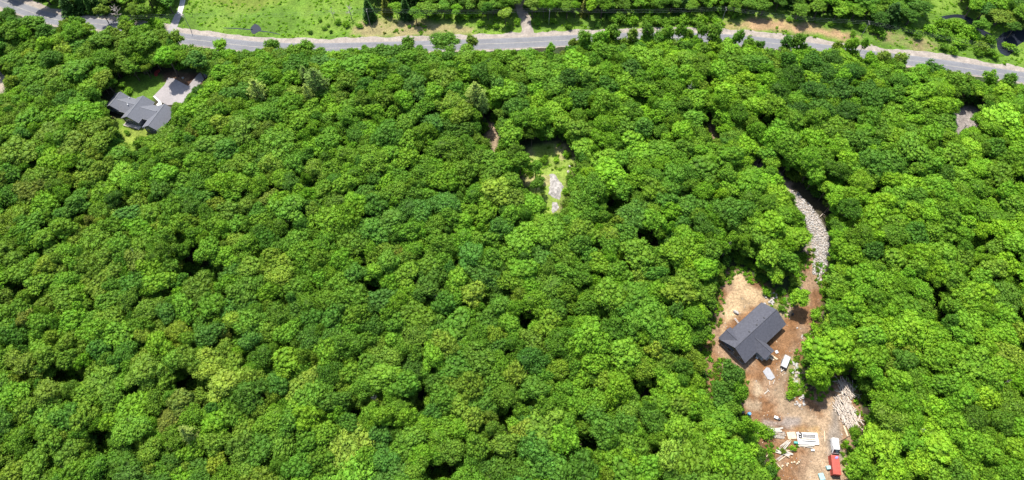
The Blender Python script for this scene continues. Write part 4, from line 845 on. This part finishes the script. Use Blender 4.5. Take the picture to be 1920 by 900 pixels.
# ------------------------------------------------------------------ rocks
def rock_mesh(seed, sub=2, flat=.7):
    import bmesh
    r = random.Random(seed); bm_ = bmesh.new(); bmesh.ops.create_icosphere(bm_, subdivisions=sub, radius=1)
    cuts = [(Vector((r.gauss(0, 1), r.gauss(0, 1), r.gauss(0, 1))).normalized(), r.uniform(.55, .85)) for _ in range(9)]
    for v in bm_.verts:
        for n_, d in cuts:
            k = v.co.dot(n_) - d
            if k > 0: v.co -= n_ * k
        v.co += Vector((r.uniform(-.04, .04), r.uniform(-.04, .04), r.uniform(-.04, .04))); v.co.z *= flat
    me = bpy.data.meshes.new('rock'); bm_.to_mesh(me); bm_.free(); return me
ROCKS = []
for i in range(8):
    me = rock_mesh(i, 1 if i > 1 else 2); me.materials.append(M_ROCK if i % 3 else M_ROCK2); ROCKS.append(me)
def rock(u, v, s, label, cat='rock', group=None, k=None, z=0.0, name='rock'):
    p = at(u, v, s * .3); o = link(name, ROCKS[rr.randrange(8) if k is None else k], None, (p.x, p.y, z + s * .32), rr.uniform(0, 6.28), (s, s * rr.uniform(.7, 1.2), s * rr.uniform(.7, 1.1)))
    return tag(o, label, cat, group)
PB = np.array(P_ROCKB, float); placed = []; tries = 0
while len(placed) < 188 and tries < 20000:
    tries += 1; u = rr.uniform(1484, 1556); v = rr.uniform(358, 522)
    if sdist(P_ROCKB, np.array([u]), np.array([v]))[0] > -1.2: continue
    s = .36 + .38 * rr.random() ** 1.4
    if any((u - a) ** 2 + ((v - b_) * 1.1) ** 2 < (2.9 * (s + c)) ** 2 for a, b_, c in placed): continue
    placed.append((u, v, s)); mid_ = float(np.interp(v, (358, 395, 440, 475, 522), (1490, 1519, 1537, 1541, 1531))); side = 'left edge' if u < mid_ - 5 else 'right edge' if u > mid_ + 5 else 'middle'
    rock(u, v, s, '%s pale rock, %s of the rock bank along the lane, %s percent down it' % ('large' if s > .68 else 'small' if s < .5 else 'angular', side, numword(round((v - 358) / 1.64))), 'rock', 'rocks banked along the lane')
st = MB(); ICO1 = [(0, 0, 1)] + [(math.cos(k * 1.2566) * .89, math.sin(k * 1.2566) * .89, .3) for k in range(5)] + [(math.cos(k * 1.2566 + .6) * .8, math.sin(k * 1.2566 + .6) * .8, -.5) for k in range(5)]
for _ in range(3200):
    u = rr.uniform(1482, 1560); v = rr.uniform(356, 524); dd_ = sdist(P_ROCKB, np.array([u]), np.array([v]))[0]
    if dd_ > 1.5: continue
    p = at(u, v, .1); s_ = rr.uniform(.10, .34); q = [(p.x + a * s_ * rr.uniform(.7, 1.3), p.y + b_ * s_ * rr.uniform(.7, 1.3), .08 + c * s_ * rr.uniform(.5, 1.1) + s_ * .3) for a, b_, c in ICO1]
    st.add(q, [(0, 1 + k, 1 + (k + 1) % 5) for k in range(5)] + [(1 + k, 6 + k, 1 + (k + 1) % 5) for k in range(5)] + [(1 + (k + 1) % 5, 6 + k, 6 + (k + 1) % 5) for k in range(5)], rr.randrange(2))
tag(st.build('rock_rubble', [M_ROCK, M_ROCK2]), 'small broken stone filling the gaps of the rock bank along the lane', 'stone rubble', kind='stuff')
rock(1380, 585.5, 1.15, 'large cream boulder alone on the sand behind the new house', 'boulder', name='boulder', k=1)
rock(343, 146, .6, 'white boulder on dark soil above the driveway of the grey roofed house', 'boulder', name='boulder', k=1)
def scatter_rocks(pts_, label, group, smin=.3, smax=.75):
    for u, v in pts_: rock(u, v, rr.uniform(smin, smax), label, 'rock', group)
scatter_rocks([(1492 + rr.uniform(-6, 6), 676 + rr.uniform(-4, 50)) for _ in range(22)], 'pale rock in the weedy strip beside the white trailer', 'rocks in the weedy strip')
scatter_rocks([(1495 + rr.uniform(-12, 16), 750 + rr.uniform(-8, 12)) for _ in range(18)], 'pale rock in the rubble below the weedy strip', 'rocks in the rubble patch')
scatter_rocks([(1445 + rr.uniform(-12, 12), 556 + rr.uniform(-8, 14)) for _ in range(18)], 'pale rock on the bank behind the new house', 'rocks behind the new house')
scatter_rocks([(1534 + rr.uniform(-5, 8), 522 + rr.uniform(0, 10)) for _ in range(8)] , 'pale rock at the foot of the rock bank', 'rocks below the bank')
scatter_rocks([(1326 + rr.uniform(-5, 6), 592 + rr.uniform(-12, 22)) for _ in range(8)], 'pale rock at the wood edge beside the new house', 'rocks at the wood edge')
scatter_rocks([(1500 + rr.uniform(-6, 6), 625 + rr.uniform(-12, 12)) for _ in range(6)], 'small pale stone on the drive near the lone tree', 'stones on the drive', .2, .45)
scatter_rocks([(rr.uniform(1100, 1330), 54 + rr.uniform(-3, 4)) for _ in range(26)], 'small stone in the rubble along the far side of the road', 'stones along the road', .25, .5)
for i, (u, v) in enumerate([(1066, 322), (1068, 312)]): rock(u, v, .8 - .2 * i, ['white boulder right of the pale rock outcrop in the clearing', 'smaller grey rock above the white boulder in the clearing'][i], 'boulder', name='boulder', k=i)
def outcrop(px_, hgt, label):
    P = wpoly(px_); Pa = np.array(P); x0, y0 = Pa.min(0) - 1; x1, y1 = Pa.max(0) + 1; st = .33
    xs = np.arange(x0, x1, st); ys = np.arange(y0, y1, st); GX_, GY_ = np.meshgrid(xs, ys); d = sdist(P, GX_.ravel(), GY_.ravel()) + (fbm(GX_.ravel(), GY_.ravel(), 2.5, 4) - .5) * 2.0
    xr = GX_.ravel(); yr = GY_.ravel(); rid = np.abs(fbm(xr + yr * .5, yr * .35, 1.6, 14) - .5) * 2
    z = np.clip(-d * .45, -.4, hgt) + .25 * (np.floor(fbm(xr, yr, 2.2, 19) * 6) / 6) * (d < .2) + .12 * rid * (d < .2)
    ii = np.arange(len(xr)).reshape(GX_.shape); Fq = np.stack([ii[:-1, :-1], ii[:-1, 1:], ii[1:, 1:], ii[1:, :-1]], -1).reshape(-1, 4); Fq = Fq[(d[Fq] < .6).all(1)]
    uq, inv = np.unique(Fq, return_inverse=True); me = np_mesh('rock_outcrop', np.stack([xr, yr, z], 1)[uq], inv.reshape(Fq.shape)); me.materials.append(M_OUT); tag(link('rock_outcrop', me), label, 'rock outcrop')
M_OUT = mat('outcrop_rock', (.38, .355, .325), .9, .25, noise=(.9, .42), bump=(2.5, 1, .25))
outcrop([(1028, 328), (1034, 324), (1040, 327), (1043, 334), (1052, 342), (1056, 350), (1050, 362), (1048, 374), (1040, 373), (1034, 366), (1028, 364), (1033, 352), (1034, 342), (1030, 334)], .7, 'large pale bare rock outcrop in the grassy clearing among the trees')
outcrop([(1036, 379), (1045, 378), (1047, 386), (1043, 396), (1038, 398), (1034, 392)], .5, 'smaller pale rock outcrop just below the large one in the clearing')

# ------------------------------------------------------------------ log pile, lumber
LOGS = []
for i in range(6):
    r = random.Random(i + 40); b = MB(); k = 5; L_ = 1.0
    pts_ = [(-.5 + q / (k - 1), r.uniform(-.035, .035), r.uniform(-.03, .03)) for q in range(k)]; r0 = .030 + .012 * r.random()
    b.tube(pts_, [r0 * (1 - .45 * q / (k - 1)) for q in range(k)], 7)
    if i % 2: b.tube([pts_[2], (pts_[2][0] + .14, .12, .06)], [r0 * .6, r0 * .25], 5)
    LOGS.append(b.mesh('log', M_LOG if i % 3 else M_LOG2))
def stick(u, v, ang, L_, z, label, group, tilt=0, thick=1.0, name='log', meshes=None):
    p = at(u, v, z); o = link(name, rr.choice(meshes or LOGS), None, (p.x, p.y, z)); o.rotation_euler = (rr.uniform(0, 6), R_(tilt), R_(ang)); o.scale = (L_, L_ * thick, L_ * thick); return tag(o, label, 'log', group)
P_LOGB = [(1566, 750), (1575, 744), (1592, 752), (1606, 768), (1614, 785), (1610, 800), (1598, 806), (1584, 796), (1572, 776), (1564, 764)]
P_LOGA = [(1568, 716), (1578, 712), (1600, 722), (1606, 736), (1598, 746), (1584, 746), (1570, 736)]
for P_, n_, base_, lab, grp in ((P_LOGB, 130, 112, 'bare weathered log in the lower heap of logs at the right edge of the yard', 'logs in the lower heap'), (P_LOGA, 75, 108, 'bare weathered log in the upper heap of logs near the big lime tree', 'logs in the upper heap')):
    c = 0
    while c < n_:
        u = rr.uniform(1562, 1616); v = rr.uniform(710, 808); d = sdist(P_, np.array([u]), np.array([v]))[0]
        if d > -1: continue
        c += 1; vlo, vhi = (744, 806) if 'lower' in grp else (712, 746); ulo, uhi = (1564, 1614) if 'lower' in grp else (1568, 1606)
        lab = 'pale bare log in the %s heap, %s percent across and %s percent down the heap' % ('lower' if 'lower' in grp else 'upper', numword(round((u - ulo) / (uhi - ulo) * 100)), numword(round((v - vlo) / (vhi - vlo) * 100)))
        stick(u, v, base_ + rr.gauss(0, 26), rr.uniform(2.4, 5.2), .15 + min(-d * .14, 1.3) * rr.uniform(.3, 1), lab, grp, rr.uniform(-9, 9))
for u, v, a, L_, lab in ((1580, 738, 24, 4.2, 'long cream log lying crosswise on the upper heap'), (1612, 721, 28, 3.6, 'grey log sticking out of the upper heap towards the trees'), (1608, 741, 12, 3.4, 'grey log sticking out right below the upper heap'),
                      (1572, 762, 62, 4.0, 'thick pale log at the left edge of the lower heap'), (1586, 786, 125, 5, 'dark slim log slanting across the lower heap'), (1543, 402, 40, 3.6, 'dark fallen log beside the top of the rock bank'), (1536, 418, 120, 3.0, 'brown fallen log across the rock bank'),
                      (1557, 462, 60, 3.0, 'brown log at the right edge of the rock bank')): stick(u, v, a, L_, .9 if v > 600 else .5, lab, None, 0, 1.3)
PLK = []
for i, (sx, sy, sz) in enumerate(((1, .045, .02), (1, .06, .03), (1, .03, .03))): PLK.append(MB().box((0, 0, 0), (sx, sy, sz)).mesh('plank', [M_LUM, M_LUM2, M_LUM2][i]))
def plank(u, v, ang, L_, z, label, group, k=None, wd=1.0):
    p = at(u, v, z); o = link('plank', PLK[rr.randrange(3) if k is None else k], None, (p.x, p.y, z)); o.rotation_euler = (R_(rr.uniform(-8, 8)), R_(rr.uniform(-3, 3)), R_(ang)); o.scale = (L_, L_ * wd, L_); return tag(o, label, 'plank', group)
z9 = lambda x, y: (1400 + x / 9, 790 + y / 9)
for (x, y, a, L_, n_, wd, lab, grp) in ((470, 150, -2, 5.5, 7, 1.3, 'long plank in the row of lumber at the top of the building site', 'planks in the top row'), (300, 215, -28, 3.8, 6, 1.2, 'plank crossed with others at the left end of the lumber', 'crossed planks at the left end'),
                                        (660, 390, 38, 3.6, 7, 1.3, 'plank leaning right up in the bundle above the weeds', 'planks in the slanting bundle'), (640, 530, -18, 4.6, 9, 1.3, 'pale plank in the fan of boards among the weeds', 'boards in the fan'),
                                        (580, 620, 32, 3.2, 4, 1.6, 'white board stacked below the fan of boards', 'white boards in the stack'), (1000, 415, -4, 5.0, 5, 1.5, 'grey board under the white floor panel', 'boards under the floor panel')):
    for k in range(n_):
        u, v = z9(x + rr.uniform(-1, 1) * (14 + n_ * 3), y + (k - n_ / 2) * 9 + rr.uniform(-5, 5)); plank(u, v, a + rr.gauss(0, 7), L_ * rr.uniform(.75, 1.1), .1 + .05 * k, lab, grp, None, wd)
for (x, y, a, L_, lab) in ((385, 545, 38, 3.2, 'single pale plank lying left of the fan of boards'), (535, 740, -52, 3.4, 'single brown plank at the lower left of the boards'), (1315, 250, 80, 3.6, 'pale plank lying upright left of the white van'), ):
    u, v = z9(x, y); plank(u, v, a, L_, .1, lab, None, 0, 1.6)
plank(1586, 808, 96, 3.6, .12, 'wide cream board below the lower heap of logs', None, 0, 3.4)
for i, (x, y) in enumerate([(600, 755), (690, 715), (760, 700), (800, 690), (850, 715), (680, 745), (880, 690)]):       # offcuts
    u, v = z9(x, y); p = at(u, v, .15); b = MB().box((0, 0, 0), (rr.uniform(.5, .9), rr.uniform(.35, .6), .25), 0, 0, None, .9); b.box((.1, .05, .22), (.4, .5, .16), .5)
    o = b.build('offcut', M_LUM, None, (p.x, p.y, .2)); o.rotation_euler = (0, 0, rr.uniform(0, 3)); tag(o, 'cream wood offcut in the row below the white boards', 'offcut', 'offcuts in a row')
# roof truss stack (lattice) left of the white panel
def lattice(b, L_, W_, n_, z, th=.12):
    b.box((0, W_ / 2, z), (L_, th, th)); b.box((0, -W_ / 2, z), (L_, th, th)); b.box((0, 0, z + .07), (L_ * .98, th * .8, th * .6))
    for k in range(n_): b.box((-L_ / 2 + L_ * (k + .5) / n_, 0, z + .02), (th, W_ - th, th * .8), 0)
for i, (x, y, a, lab) in enumerate(((540, 215, 1, 'brown wooden lattice frame lying left of the white floor panel'), (545, 262, -3, 'second lattice frame lying just below the first'))):
    u, v = z9(x, y); p = at(u, v, .2); b = MB(); lattice(b, 4.6 - i, 1.25 - .5 * i, 10, .15, .13); tag(b.build('lattice_frame', M_LUM2, None, (p.x, p.y, .06 + .0 * i)), lab, 'wooden frame').rotation_euler = (0, 0, R_(a))
u, v = z9(760, 235); p = at(u, v, .2); tag(MB().box((0, 0, .06), (2.9, 2.3, .12), .05).build('cream_sheet', M_LUM, None, (p.x, p.y, .02)), 'cream plywood sheet lying between the lattice frames and the white panel', 'plywood sheet')
# white floor panel with things on it
u, v = z9(1030, 290); p = at(u, v, .4)
fp = empty('floor_panel', (p.x, p.y, 0), 'wide white covered floor panel on blocks carrying beams and slats', 'floor panel', None, R_(-1.5))
MB().box((0, 0, .38), (6.9, 3.9, .22)).build('panel_top', M_SHEET, fp)
for xx in (-2.9, 0, 2.9):
    for yy in (-1.5, 1.5): MB().box((xx, yy, .13), (.35, .35, .26)).build('block', M_GREY, fp)
MB().box((-3.1, 1.55, .7), (1.0, 1.0, .4), .2, 0, None, .8).build('wrapped_bundle', M_SHEET, fp)
u, v = z9(1055, 248); p2 = at(u, v, .6); sl_ = MB(); sl_.box((0, .42, 0), (4.2, .1, .1)); sl_.box((0, -.42, 0), (4.2, .1, .1))
for k in range(13): sl_.box((-1.95 + k * .32, 0, .03), (.17, .74, .09))
tag(sl_.build('slatted_rack', M_DARK, None, (p2.x, p2.y, .56)), 'dark slatted rack lying on the white floor panel', 'slatted rack').rotation_euler = (0, 0, R_(-3))
for i, (x, y, m_, lab) in enumerate(((1040, 295, M_LUM, 'cream beam lying on the white panel below the slatted rack'), (1050, 335, M_DARK, 'dark slim beam lying lowest on the white panel'))):
    u, v = z9(x, y); p2 = at(u, v, .6); b = MB().box((0, 0, 0), (4.4, .34 - .16 * i, .2)); b.box((-2.22 if i == 0 else 2.24, 0, .02), (.06, .3 - .12 * i, .24)); tag(b.build('beam', m_, None, (p2.x, p2.y, .62)), lab, 'beam').rotation_euler = (0, 0, R_(-4))
# spare dark tyres
def tyre(u, v, z, lab):
    p = at(u, v, z); b = MB(); n_ = 16
    for k in range(n_):
        pass
    pts_ = [(math.cos(2 * math.pi * k / n_) * .42, math.sin(2 * math.pi * k / n_) * .42, 0) for k in range(n_ + 1)]; b.tube(pts_, [.17] * (n_ + 1), 8)
    tag(b.build('tyre', M_RUB, None, (p.x, p.y, z)), lab, 'tyre')
u, v = z9(905, 215); tyre(u, v, .68, 'black tyre lying on the corner of the white floor panel'); u, v = z9(905, 255); tyre(u, v, .70, 'second black tyre just below the other on the white panel')
# barrels
def barrel(u, v, lab, m_, upright=True, s=1.0, ang=0, cat='barrel'):
    p = at(u, v, .5); r0 = empty('barrel', (p.x, p.y, 0), lab, cat, None, R_(ang)); r0.scale = (s, s, s)
    P_ = [(0, 0, .02), (0, 0, .2), (0, 0, .45), (0, 0, .75), (0, 0, .9)]; b = MB(); b.tube(P_, [.27, .3, .31, .3, .27], 14); bo = b.build('barrel_body', m_, r0)
    for z in (.3, .6): MB().tube([(0, 0, z - .02), (0, 0, z + .02)], [.325, .325], 14).build('hoop', m_, bo)
    MB().tube([(0, 0, .89), (0, 0, .93)], [.24, .24], 12).build('lid', m_, r0)
    if not upright: r0.rotation_euler = (R_(90), 0, R_(ang)); r0.location.z = .3 * s
barrel(1404, 777, 'blue drum standing at the left edge of the yard near the trees', M_BLUE, True, 1.9); barrel(1391, 774, 'black drum standing left of the blue drum under the trees', M_DARK, True, 1.7); barrel(1392, 783, 'lower black drum half under the trees', M_DARK, True, 1.5)
u, v = z9(795, 355); barrel(u, v, 'teal drum lying on its side beside the weeds and planks', M_TEAL, False, 1.5, 82)
barrel(1486, 589.5, 'black drum in the shade below the lone lime tree', M_DARK, True, 1.3)
def bin_(u, v, sx, sy, sz, a, m_, lab, cat='bin'):
    p = at(u, v, sz / 2); r0 = empty('plastic_bin', (p.x, p.y, 0), lab, cat, None, R_(a)); MB().box((0, 0, sz / 2), (sx, sy, sz), 0, 0, None, 1.1).build('bin_body', m_, r0); MB().box((0, 0, sz + .05), (sx * 1.16, sy * 1.16, .1), 0, 0, None, .93).build('lid', m_, r0)
    MB().box((0, -sy * .6, sz * .8), (sx * .5, .06, .08)).build('handle', M_DARK, r0)
bin_(1553, 877, 1.25, 1.0, .9, 5, M_CYAN, 'pale teal bin standing left of the red container'); bin_(1540, 894, 1.5, 1.9, .8, 10, M_CYAN, 'large pale teal tub at the bottom edge of the yard', 'tub')
bin_(1455, 783, 1.2, .8, .6, -25, M_SHEET, 'white box with dark gear above the lumber', 'box'); bin_(1461, 786, .7, .6, .5, 15, M_DARK, 'small dark box right of the white box', 'box')
bin_(1523.5, 844, 1.0, .6, .35, 0, M_SHEET, 'small white box lying below the white floor panel', 'box'); bin_(1456, 660, .9, .9, .25, 20, M_SHEET, 'cream box lying on earth beside the porch', 'box'); bin_(1419, 671, .8, .6, .3, -30, M_SHEET, 'small white box beside the porch corner', 'box')
# porch boards in front of the new house
for i, (x, y) in enumerate([(690, 775), (705, 770), (735, 765), (750, 762)]): plank(1340 + x / 6.667, 555 + y / 6.667, -40, 2.6, .15 + .03 * i, 'cream board leading from the porch of the new house', 'boards at the porch', 0, 2.6)
# grey slab sheet
sb = [at(u, v) for u, v in [(1430, 697), (1437, 689), (1442, 690), (1453, 708), (1446, 713), (1439, 711)]]
tag(MB().prism([(p.x, p.y) for p in sb][::-1], .02, .26).build('concrete_slab', M_GREY), 'grey concrete slab lying on brown earth below the new house', 'concrete slab')
for i, (u, v, a, L_) in enumerate([(1437, 735, 38, 2.2), (1441, 732, 120, 1.4), (1443, 718, 85, 1.4), (1451, 716, 60, 1.6)]): plank(u, v, a, L_, .12, ['cream timber lying lowest below the concrete slab', 'short timber leaning over the lowest timber', 'short pale timber just left below the slab', 'pale timber at the lower right of the slab'][i], None, 1, 2.2)
# ladder-like frame behind the new house
p = at(1381, 601, .3); b = MB(); lattice(b, 2.2, .5, 6, 0, .07); tag(b.build('ladder', M_SHEET, None, (p.x, p.y, .3)), 'pale ladder lying against the back wall of the new house', 'ladder').rotation_euler = (R_(10), 0, R_(-62))
# litter on the yard, as one scatter of scraps
b = MB()
for _ in range(420):
    u = rr.uniform(1345, 1600); v = rr.uniform(560, 900)
    if sdist(P_YARD, np.array([u]), np.array([v]))[0] > -3: continue
    p = at(u, v, 0); s = rr.uniform(.08, .28); b.box((p.x, p.y, .08), (s * rr.uniform(1, 2.4), s, .06 + s * .3), rr.uniform(0, 3), 0 if rr.random() < .6 else 1, None, .7)
tag(b.build('rubble', [M_ROCK, M_LUM]), 'pale pebbles and scraps strewn over the brown yard', 'rubble', kind='stuff')

# ------------------------------------------------------------------ vehicles
def wheel(parent, x, y, r=.34, wd=.24):
    b = MB(); b.tube([(x - wd / 2, y, r), (x + wd / 2, y, r)], [r, r], 14); o = b.build('wheel', M_RUB, parent)
    MB().tube([(x - wd / 2 - .012, y, r), (x + wd / 2 + .012, y, r)], [r * .55, r * .55], 10).build('rim', M_CAPB, o)
def loft(b, secs, mi=0):                          # secs: list of closed rings with equal counts
    n_ = len(secs[0]); V = [p for s in secs for p in s]; Fq = [(i * n_ + j, i * n_ + (j + 1) % n_, (i + 1) * n_ + (j + 1) % n_, (i + 1) * n_ + j) for i in range(len(secs) - 1) for j in range(n_)]
    b.add(V, Fq + [tuple(reversed(range(n_))), tuple(range((len(secs) - 1) * n_, len(secs) * n_))], mi)
# white van, probably a cargo trailer; cab made up, dark band imitates shade
p = at(1565.5, 836, 1.0); q = at(1565.5, 855, 1.0)
vehicle = empty('white_vehicle', (p.x, p.y, 0), 'white van with painted shade band parked on the track above the red container', 'vehicle', None, R_(-6))
def ring(y, w2, z0, z1, r_=.18, tw=None):
    tw = tw or w2 * .86; return [(-w2, y, z0), (w2, y, z0), (w2, y, z0 + (z1 - z0) * .55), (tw, y, z1 - .06), (tw * .8, y, z1), (-tw * .8, y, z1), (-tw, y, z1 - .06), (-w2, y, z0 + (z1 - z0) * .55)]
b = MB(); loft(b, [ring(2.35, 1.05, .4, 2.15), ring(2.25, 1.1, .32, 2.28), ring(-1.2, 1.1, .32, 2.28), ring(-1.45, 1.1, .32, 2.18), ring(-2.25, 1.08, .32, 1.22, tw=1.02), ring(-2.42, 1.04, .34, 1.02, tw=.98), ring(-2.5, .95, .42, .9, tw=.9)])
bo = b.build('vehicle_body', M_WHITE, vehicle)
ws = MB(); ws.add([(-.92, -1.42, 2.16), (.92, -1.42, 2.16), (1.0, -2.24, 1.18), (-1.0, -2.24, 1.18), (-.92, -1.48, 2.22), (.92, -1.48, 2.22), (1.0, -2.31, 1.24), (-1.0, -2.31, 1.24)], [(3, 2, 1, 0), (4, 5, 6, 7), (0, 1, 5, 4), (1, 2, 6, 5), (2, 3, 7, 6), (3, 0, 4, 7)]); ws.build('shade_band', M_GLASS, vehicle)
for sx in (-1, 1):
    wn = MB(); wn.box((sx * 1.035, -.75, 1.72), (.05, .8, .55)); wn.build('side_window', M_GLASS, vehicle); MB().box((sx * 1.24, -1.3, 1.5), (.2, .1, .26)).build('wing_mirror', M_DARK, vehicle); MB().box((sx * .75, -2.46, .78), (.3, .1, .17)).build('headlight', M_CYAN, vehicle)
    for yy in (1.45, -1.6): wheel(vehicle, sx * .98, yy)
MB().box((0, -2.5, .46), (1.9, .1, .16)).build('bumper', M_DARK, vehicle)
for yy in (.2, 1.5): MB().box((0, yy, 2.31), (1.7, .06, .05)).build('roof_bar', M_CAPB, vehicle)
# red container
p = at(1567.5, 871.5, 2.4); ct = empty('red_container', (p.x, p.y, 0), 'red ribbed shipping container standing below the white van', 'container', None, R_(-5.5))
ct['label'] = 'red ribbed shipping container standing below the white van'
LX, LY, LZ = 2.45, 6.1, 2.45; b = MB()
MB().box((0, 0, LZ - .05), (LX - .1, LY - .1, .08)).build('roof', M_RED, ct); rf = MB()
for k in range(14): rf.box((0, -LY / 2 + .3 + k * (LY - .6) / 13, LZ + .01), (LX - .3, .18, .05))
rf.build('roof_ribs', M_RED, ct)
for sx in (-1, 1):
    w_ = MB(); w_.box((sx * (LX / 2 - .06), 0, LZ / 2 + .1), (.06, LY - .1, LZ - .25))
    for k in range(20): w_.box((sx * (LX / 2 - .03), -LY / 2 + .25 + k * (LY - .5) / 19, LZ / 2 + .1), (.07, .14, LZ - .4))
    w_.build('side_wall', M_RED, ct)
MB().box((0, LY / 2 - .05, LZ / 2 + .1), (LX - .1, .08, LZ - .25)).build('end_wall', M_RED, ct)
for sx in (-1, 1):
    dd = MB().box((sx * (LX / 4 - .01), -LY / 2 + .06, LZ / 2 + .1), (LX / 2 - .09, .09, LZ - .28)).build('door', M_RED, ct); MB().tube([(sx * .45, -LY / 2 - .02, .3), (sx * .45, -LY / 2 - .02, LZ - .2)], [.03, .03], 6).build('lock_bar', M_CAPB, dd)
fr = MB()
for sx in (-1, 1):
    for sy in (-1, 1): fr.box((sx * (LX / 2 - .03), sy * (LY / 2 - .03), LZ / 2 + .05), (.14, .14, LZ - .02))
    fr.box((sx * (LX / 2 - .03), 0, .2), (.13, LY - .2, .16)); fr.box((sx * (LX / 2 - .03), 0, LZ - .02), (.12, LY - .2, .12))
fr.box((0, -LY / 2 + .03, .2), (LX - .2, .13, .16)); fr.box((0, LY / 2 - .03, .2), (LX - .2, .13, .16)); fr.build('frame', M_RED, ct)
p = at(1568.5, 858, 2.6); b = MB(); rt = rock_mesh(91, 2, .35); rt.materials.append(M_PURP); o = link('violet_tarp', rt, None, (p.x, p.y, 2.56), .4, (.75, .42, .45)); tag(o, 'crumpled violet blue tarp on top of the red container', 'tarp')
# white trailer
def z6(x, y): return (1370 + x / 6, 640 + y / 6)
pa = at(*z6(640, 172), 1.2); pb_ = at(*z6(596, 285), 1.2); pcn = (pa + pb_) / 2; d = pa - pb_
tr = empty('white_trailer', (pcn.x, pcn.y, 0), 'white box trailer with a tow bar parked on the track beside the new house', 'trailer', None, math.atan2(d.y, d.x) - math.pi / 2)
tl = d.length + .5; b = MB(); b.box((0, 0, .98), (2.0, tl, .95)); b.build('trailer_body', M_WHITE, tr); b = MB(); b.box((0, 0, 1.5), (1.72, tl - .55, .07)); b.build('trailer_roof', M_SHEET, tr)
b = MB(); b.box((0, tl / 2 - .08, 1.52), (1.98, .12, .12)); b.box((0, -tl / 2 + .08, 1.52), (1.98, .12, .12)); b.box((.94, 0, 1.52), (.12, tl - .3, .12)); b.box((-.94, 0, 1.52), (.12, tl - .3, .12)); b.build('rail', M_GREY, tr)
b = MB(); b.box((.35, -tl / 2 - .6, .5), (.1, 1.4, .12), -.45); b.box((-.35, -tl / 2 - .6, .5), (.1, 1.4, .12), .45); b.box((0, -tl / 2 - 1.2, .5), (.3, .45, .2)); b.build('tow_bar', M_SHEET, tr)
MB().box((0, -tl / 2 - .03, 1.0), (1.96, .08, .9)).build('nose_panel', M_DARK, tr)
for sx in (-1, 1):
    MB().box((sx * 1.1, .1, .78), (.28, 1.5, .1)).build('mudguard', M_DARK, tr)
    for yy in (-.3, .5): wheel(tr, sx * 1.1, yy, .3, .2)

# ------------------------------------------------------------------ utility poles and wires
poles = []
def pole(u, v, hgt, lab):
    p = at(u, v, 0); r0 = empty('utility_pole', (p.x, p.y, 0), lab, 'utility pole', 'poles along the road'); MB().tube([(0, 0, -.5), (0, 0, hgt)], [.17, .11], 8).build('post', M_POLE, r0)
    ca_ = MB().box((0, 0, hgt - .7), (.12, 2.4, .14)).build('crossarm', M_POLE, r0)
    for yy in (-1.05, 0, 1.05): MB().tube([(0, yy, hgt - .62), (0, yy, hgt - .4)], [.07, .05], 6).build('insulator', M_SHEET, ca_)
    poles.append((p, hgt)); return r0
for u, v, hgt, lab in ((-90, 60, 9.5, 'wooden pole beyond the left end of the road'), (358, 56, 9.2, 'wooden pole beside the pale lane above the road'), (694, 47, 9.5, 'wooden pole in front of the dark conifers'), (1029, 46, 9.5, 'wooden pole with insulators right of the gravel driveway'),
                       (1352, 44, 9.5, 'wooden pole above the reddish dry grass'), (1615, 68, 8.8, 'leaning looking pole at the right end of the dry grass'), (2010, 140, 9.5, 'wooden pole beyond the right end of the road')): pole(u, v, hgt, lab)
for i in range(len(poles) - 1):
    (a, ha), (c, hc) = poles[i], poles[i + 1]
    for j, yy in enumerate((-1.05, 0, 1.05)):
        P_ = []
        for k in range(13):
            t = k / 12; q = a.lerp(c, t) + Vector((0, yy, ha * (1 - t) + hc * t - .4 - 1.3 * 4 * t * (1 - t))); P_.append(q)
        tag(MB().tube(P_, [.016] * 13, 4).build('power_line', M_WIRE), '%s wire of the %s power line span from the left above the road' % (('nearest', 'middle', 'farthest')[j], ('first', 'second', 'third', 'fourth', 'fifth', 'sixth')[i]), 'power line', 'power lines above the road')
p = at(1801, 248, 0); q = at(1799, 236, 1.6); b = MB(); b.tube([(0, 0, 0), (0, 0, 5.2)], [.16, .12], 8); b.tube([(0, 0, 3.0), (-.9, .2, 5.6)], [.08, .04], 6); b.tube([(0, 0, 2.2), (.7, .3, 4.2)], [.07, .03], 6)
tag(b.build('birch_stub', M_SHEET, None, (p.x, p.y, 0)), 'white bare birch stub beside the grey patch at the upper right', 'tree stub')

# labels shared by pieces that lie apart get their place in the photograph
bpy.context.view_layer.update(); byl = {}
for o in COL.objects:
    if o.parent is None and 'label' in o.keys(): byl.setdefault(o['label'], []).append(o)
for lab, os_ in byl.items():
    if len(os_) < 2 or 'percent' in lab: continue
    seen_ = {}
    for o in sorted(os_, key=lambda q: q.location.x):
        u, v, _f = pix(o.location.x, o.location.y, o.location.z); base = ' '.join(lab.split(',')[0].split()[:9]); k_ = (round(u / 19.2), round(v / 9)); seen_[k_] = seen_.get(k_, 0) + 1
        w1 = {1: '', 2: 'next ', 3: 'another '}.get(seen_[k_], 'further '); o['label'] = '%s%s, %s percent across, %s down' % (w1, base, numword(min(max(k_[0], 0), 100)), numword(min(max(k_[1], 0), 100)))
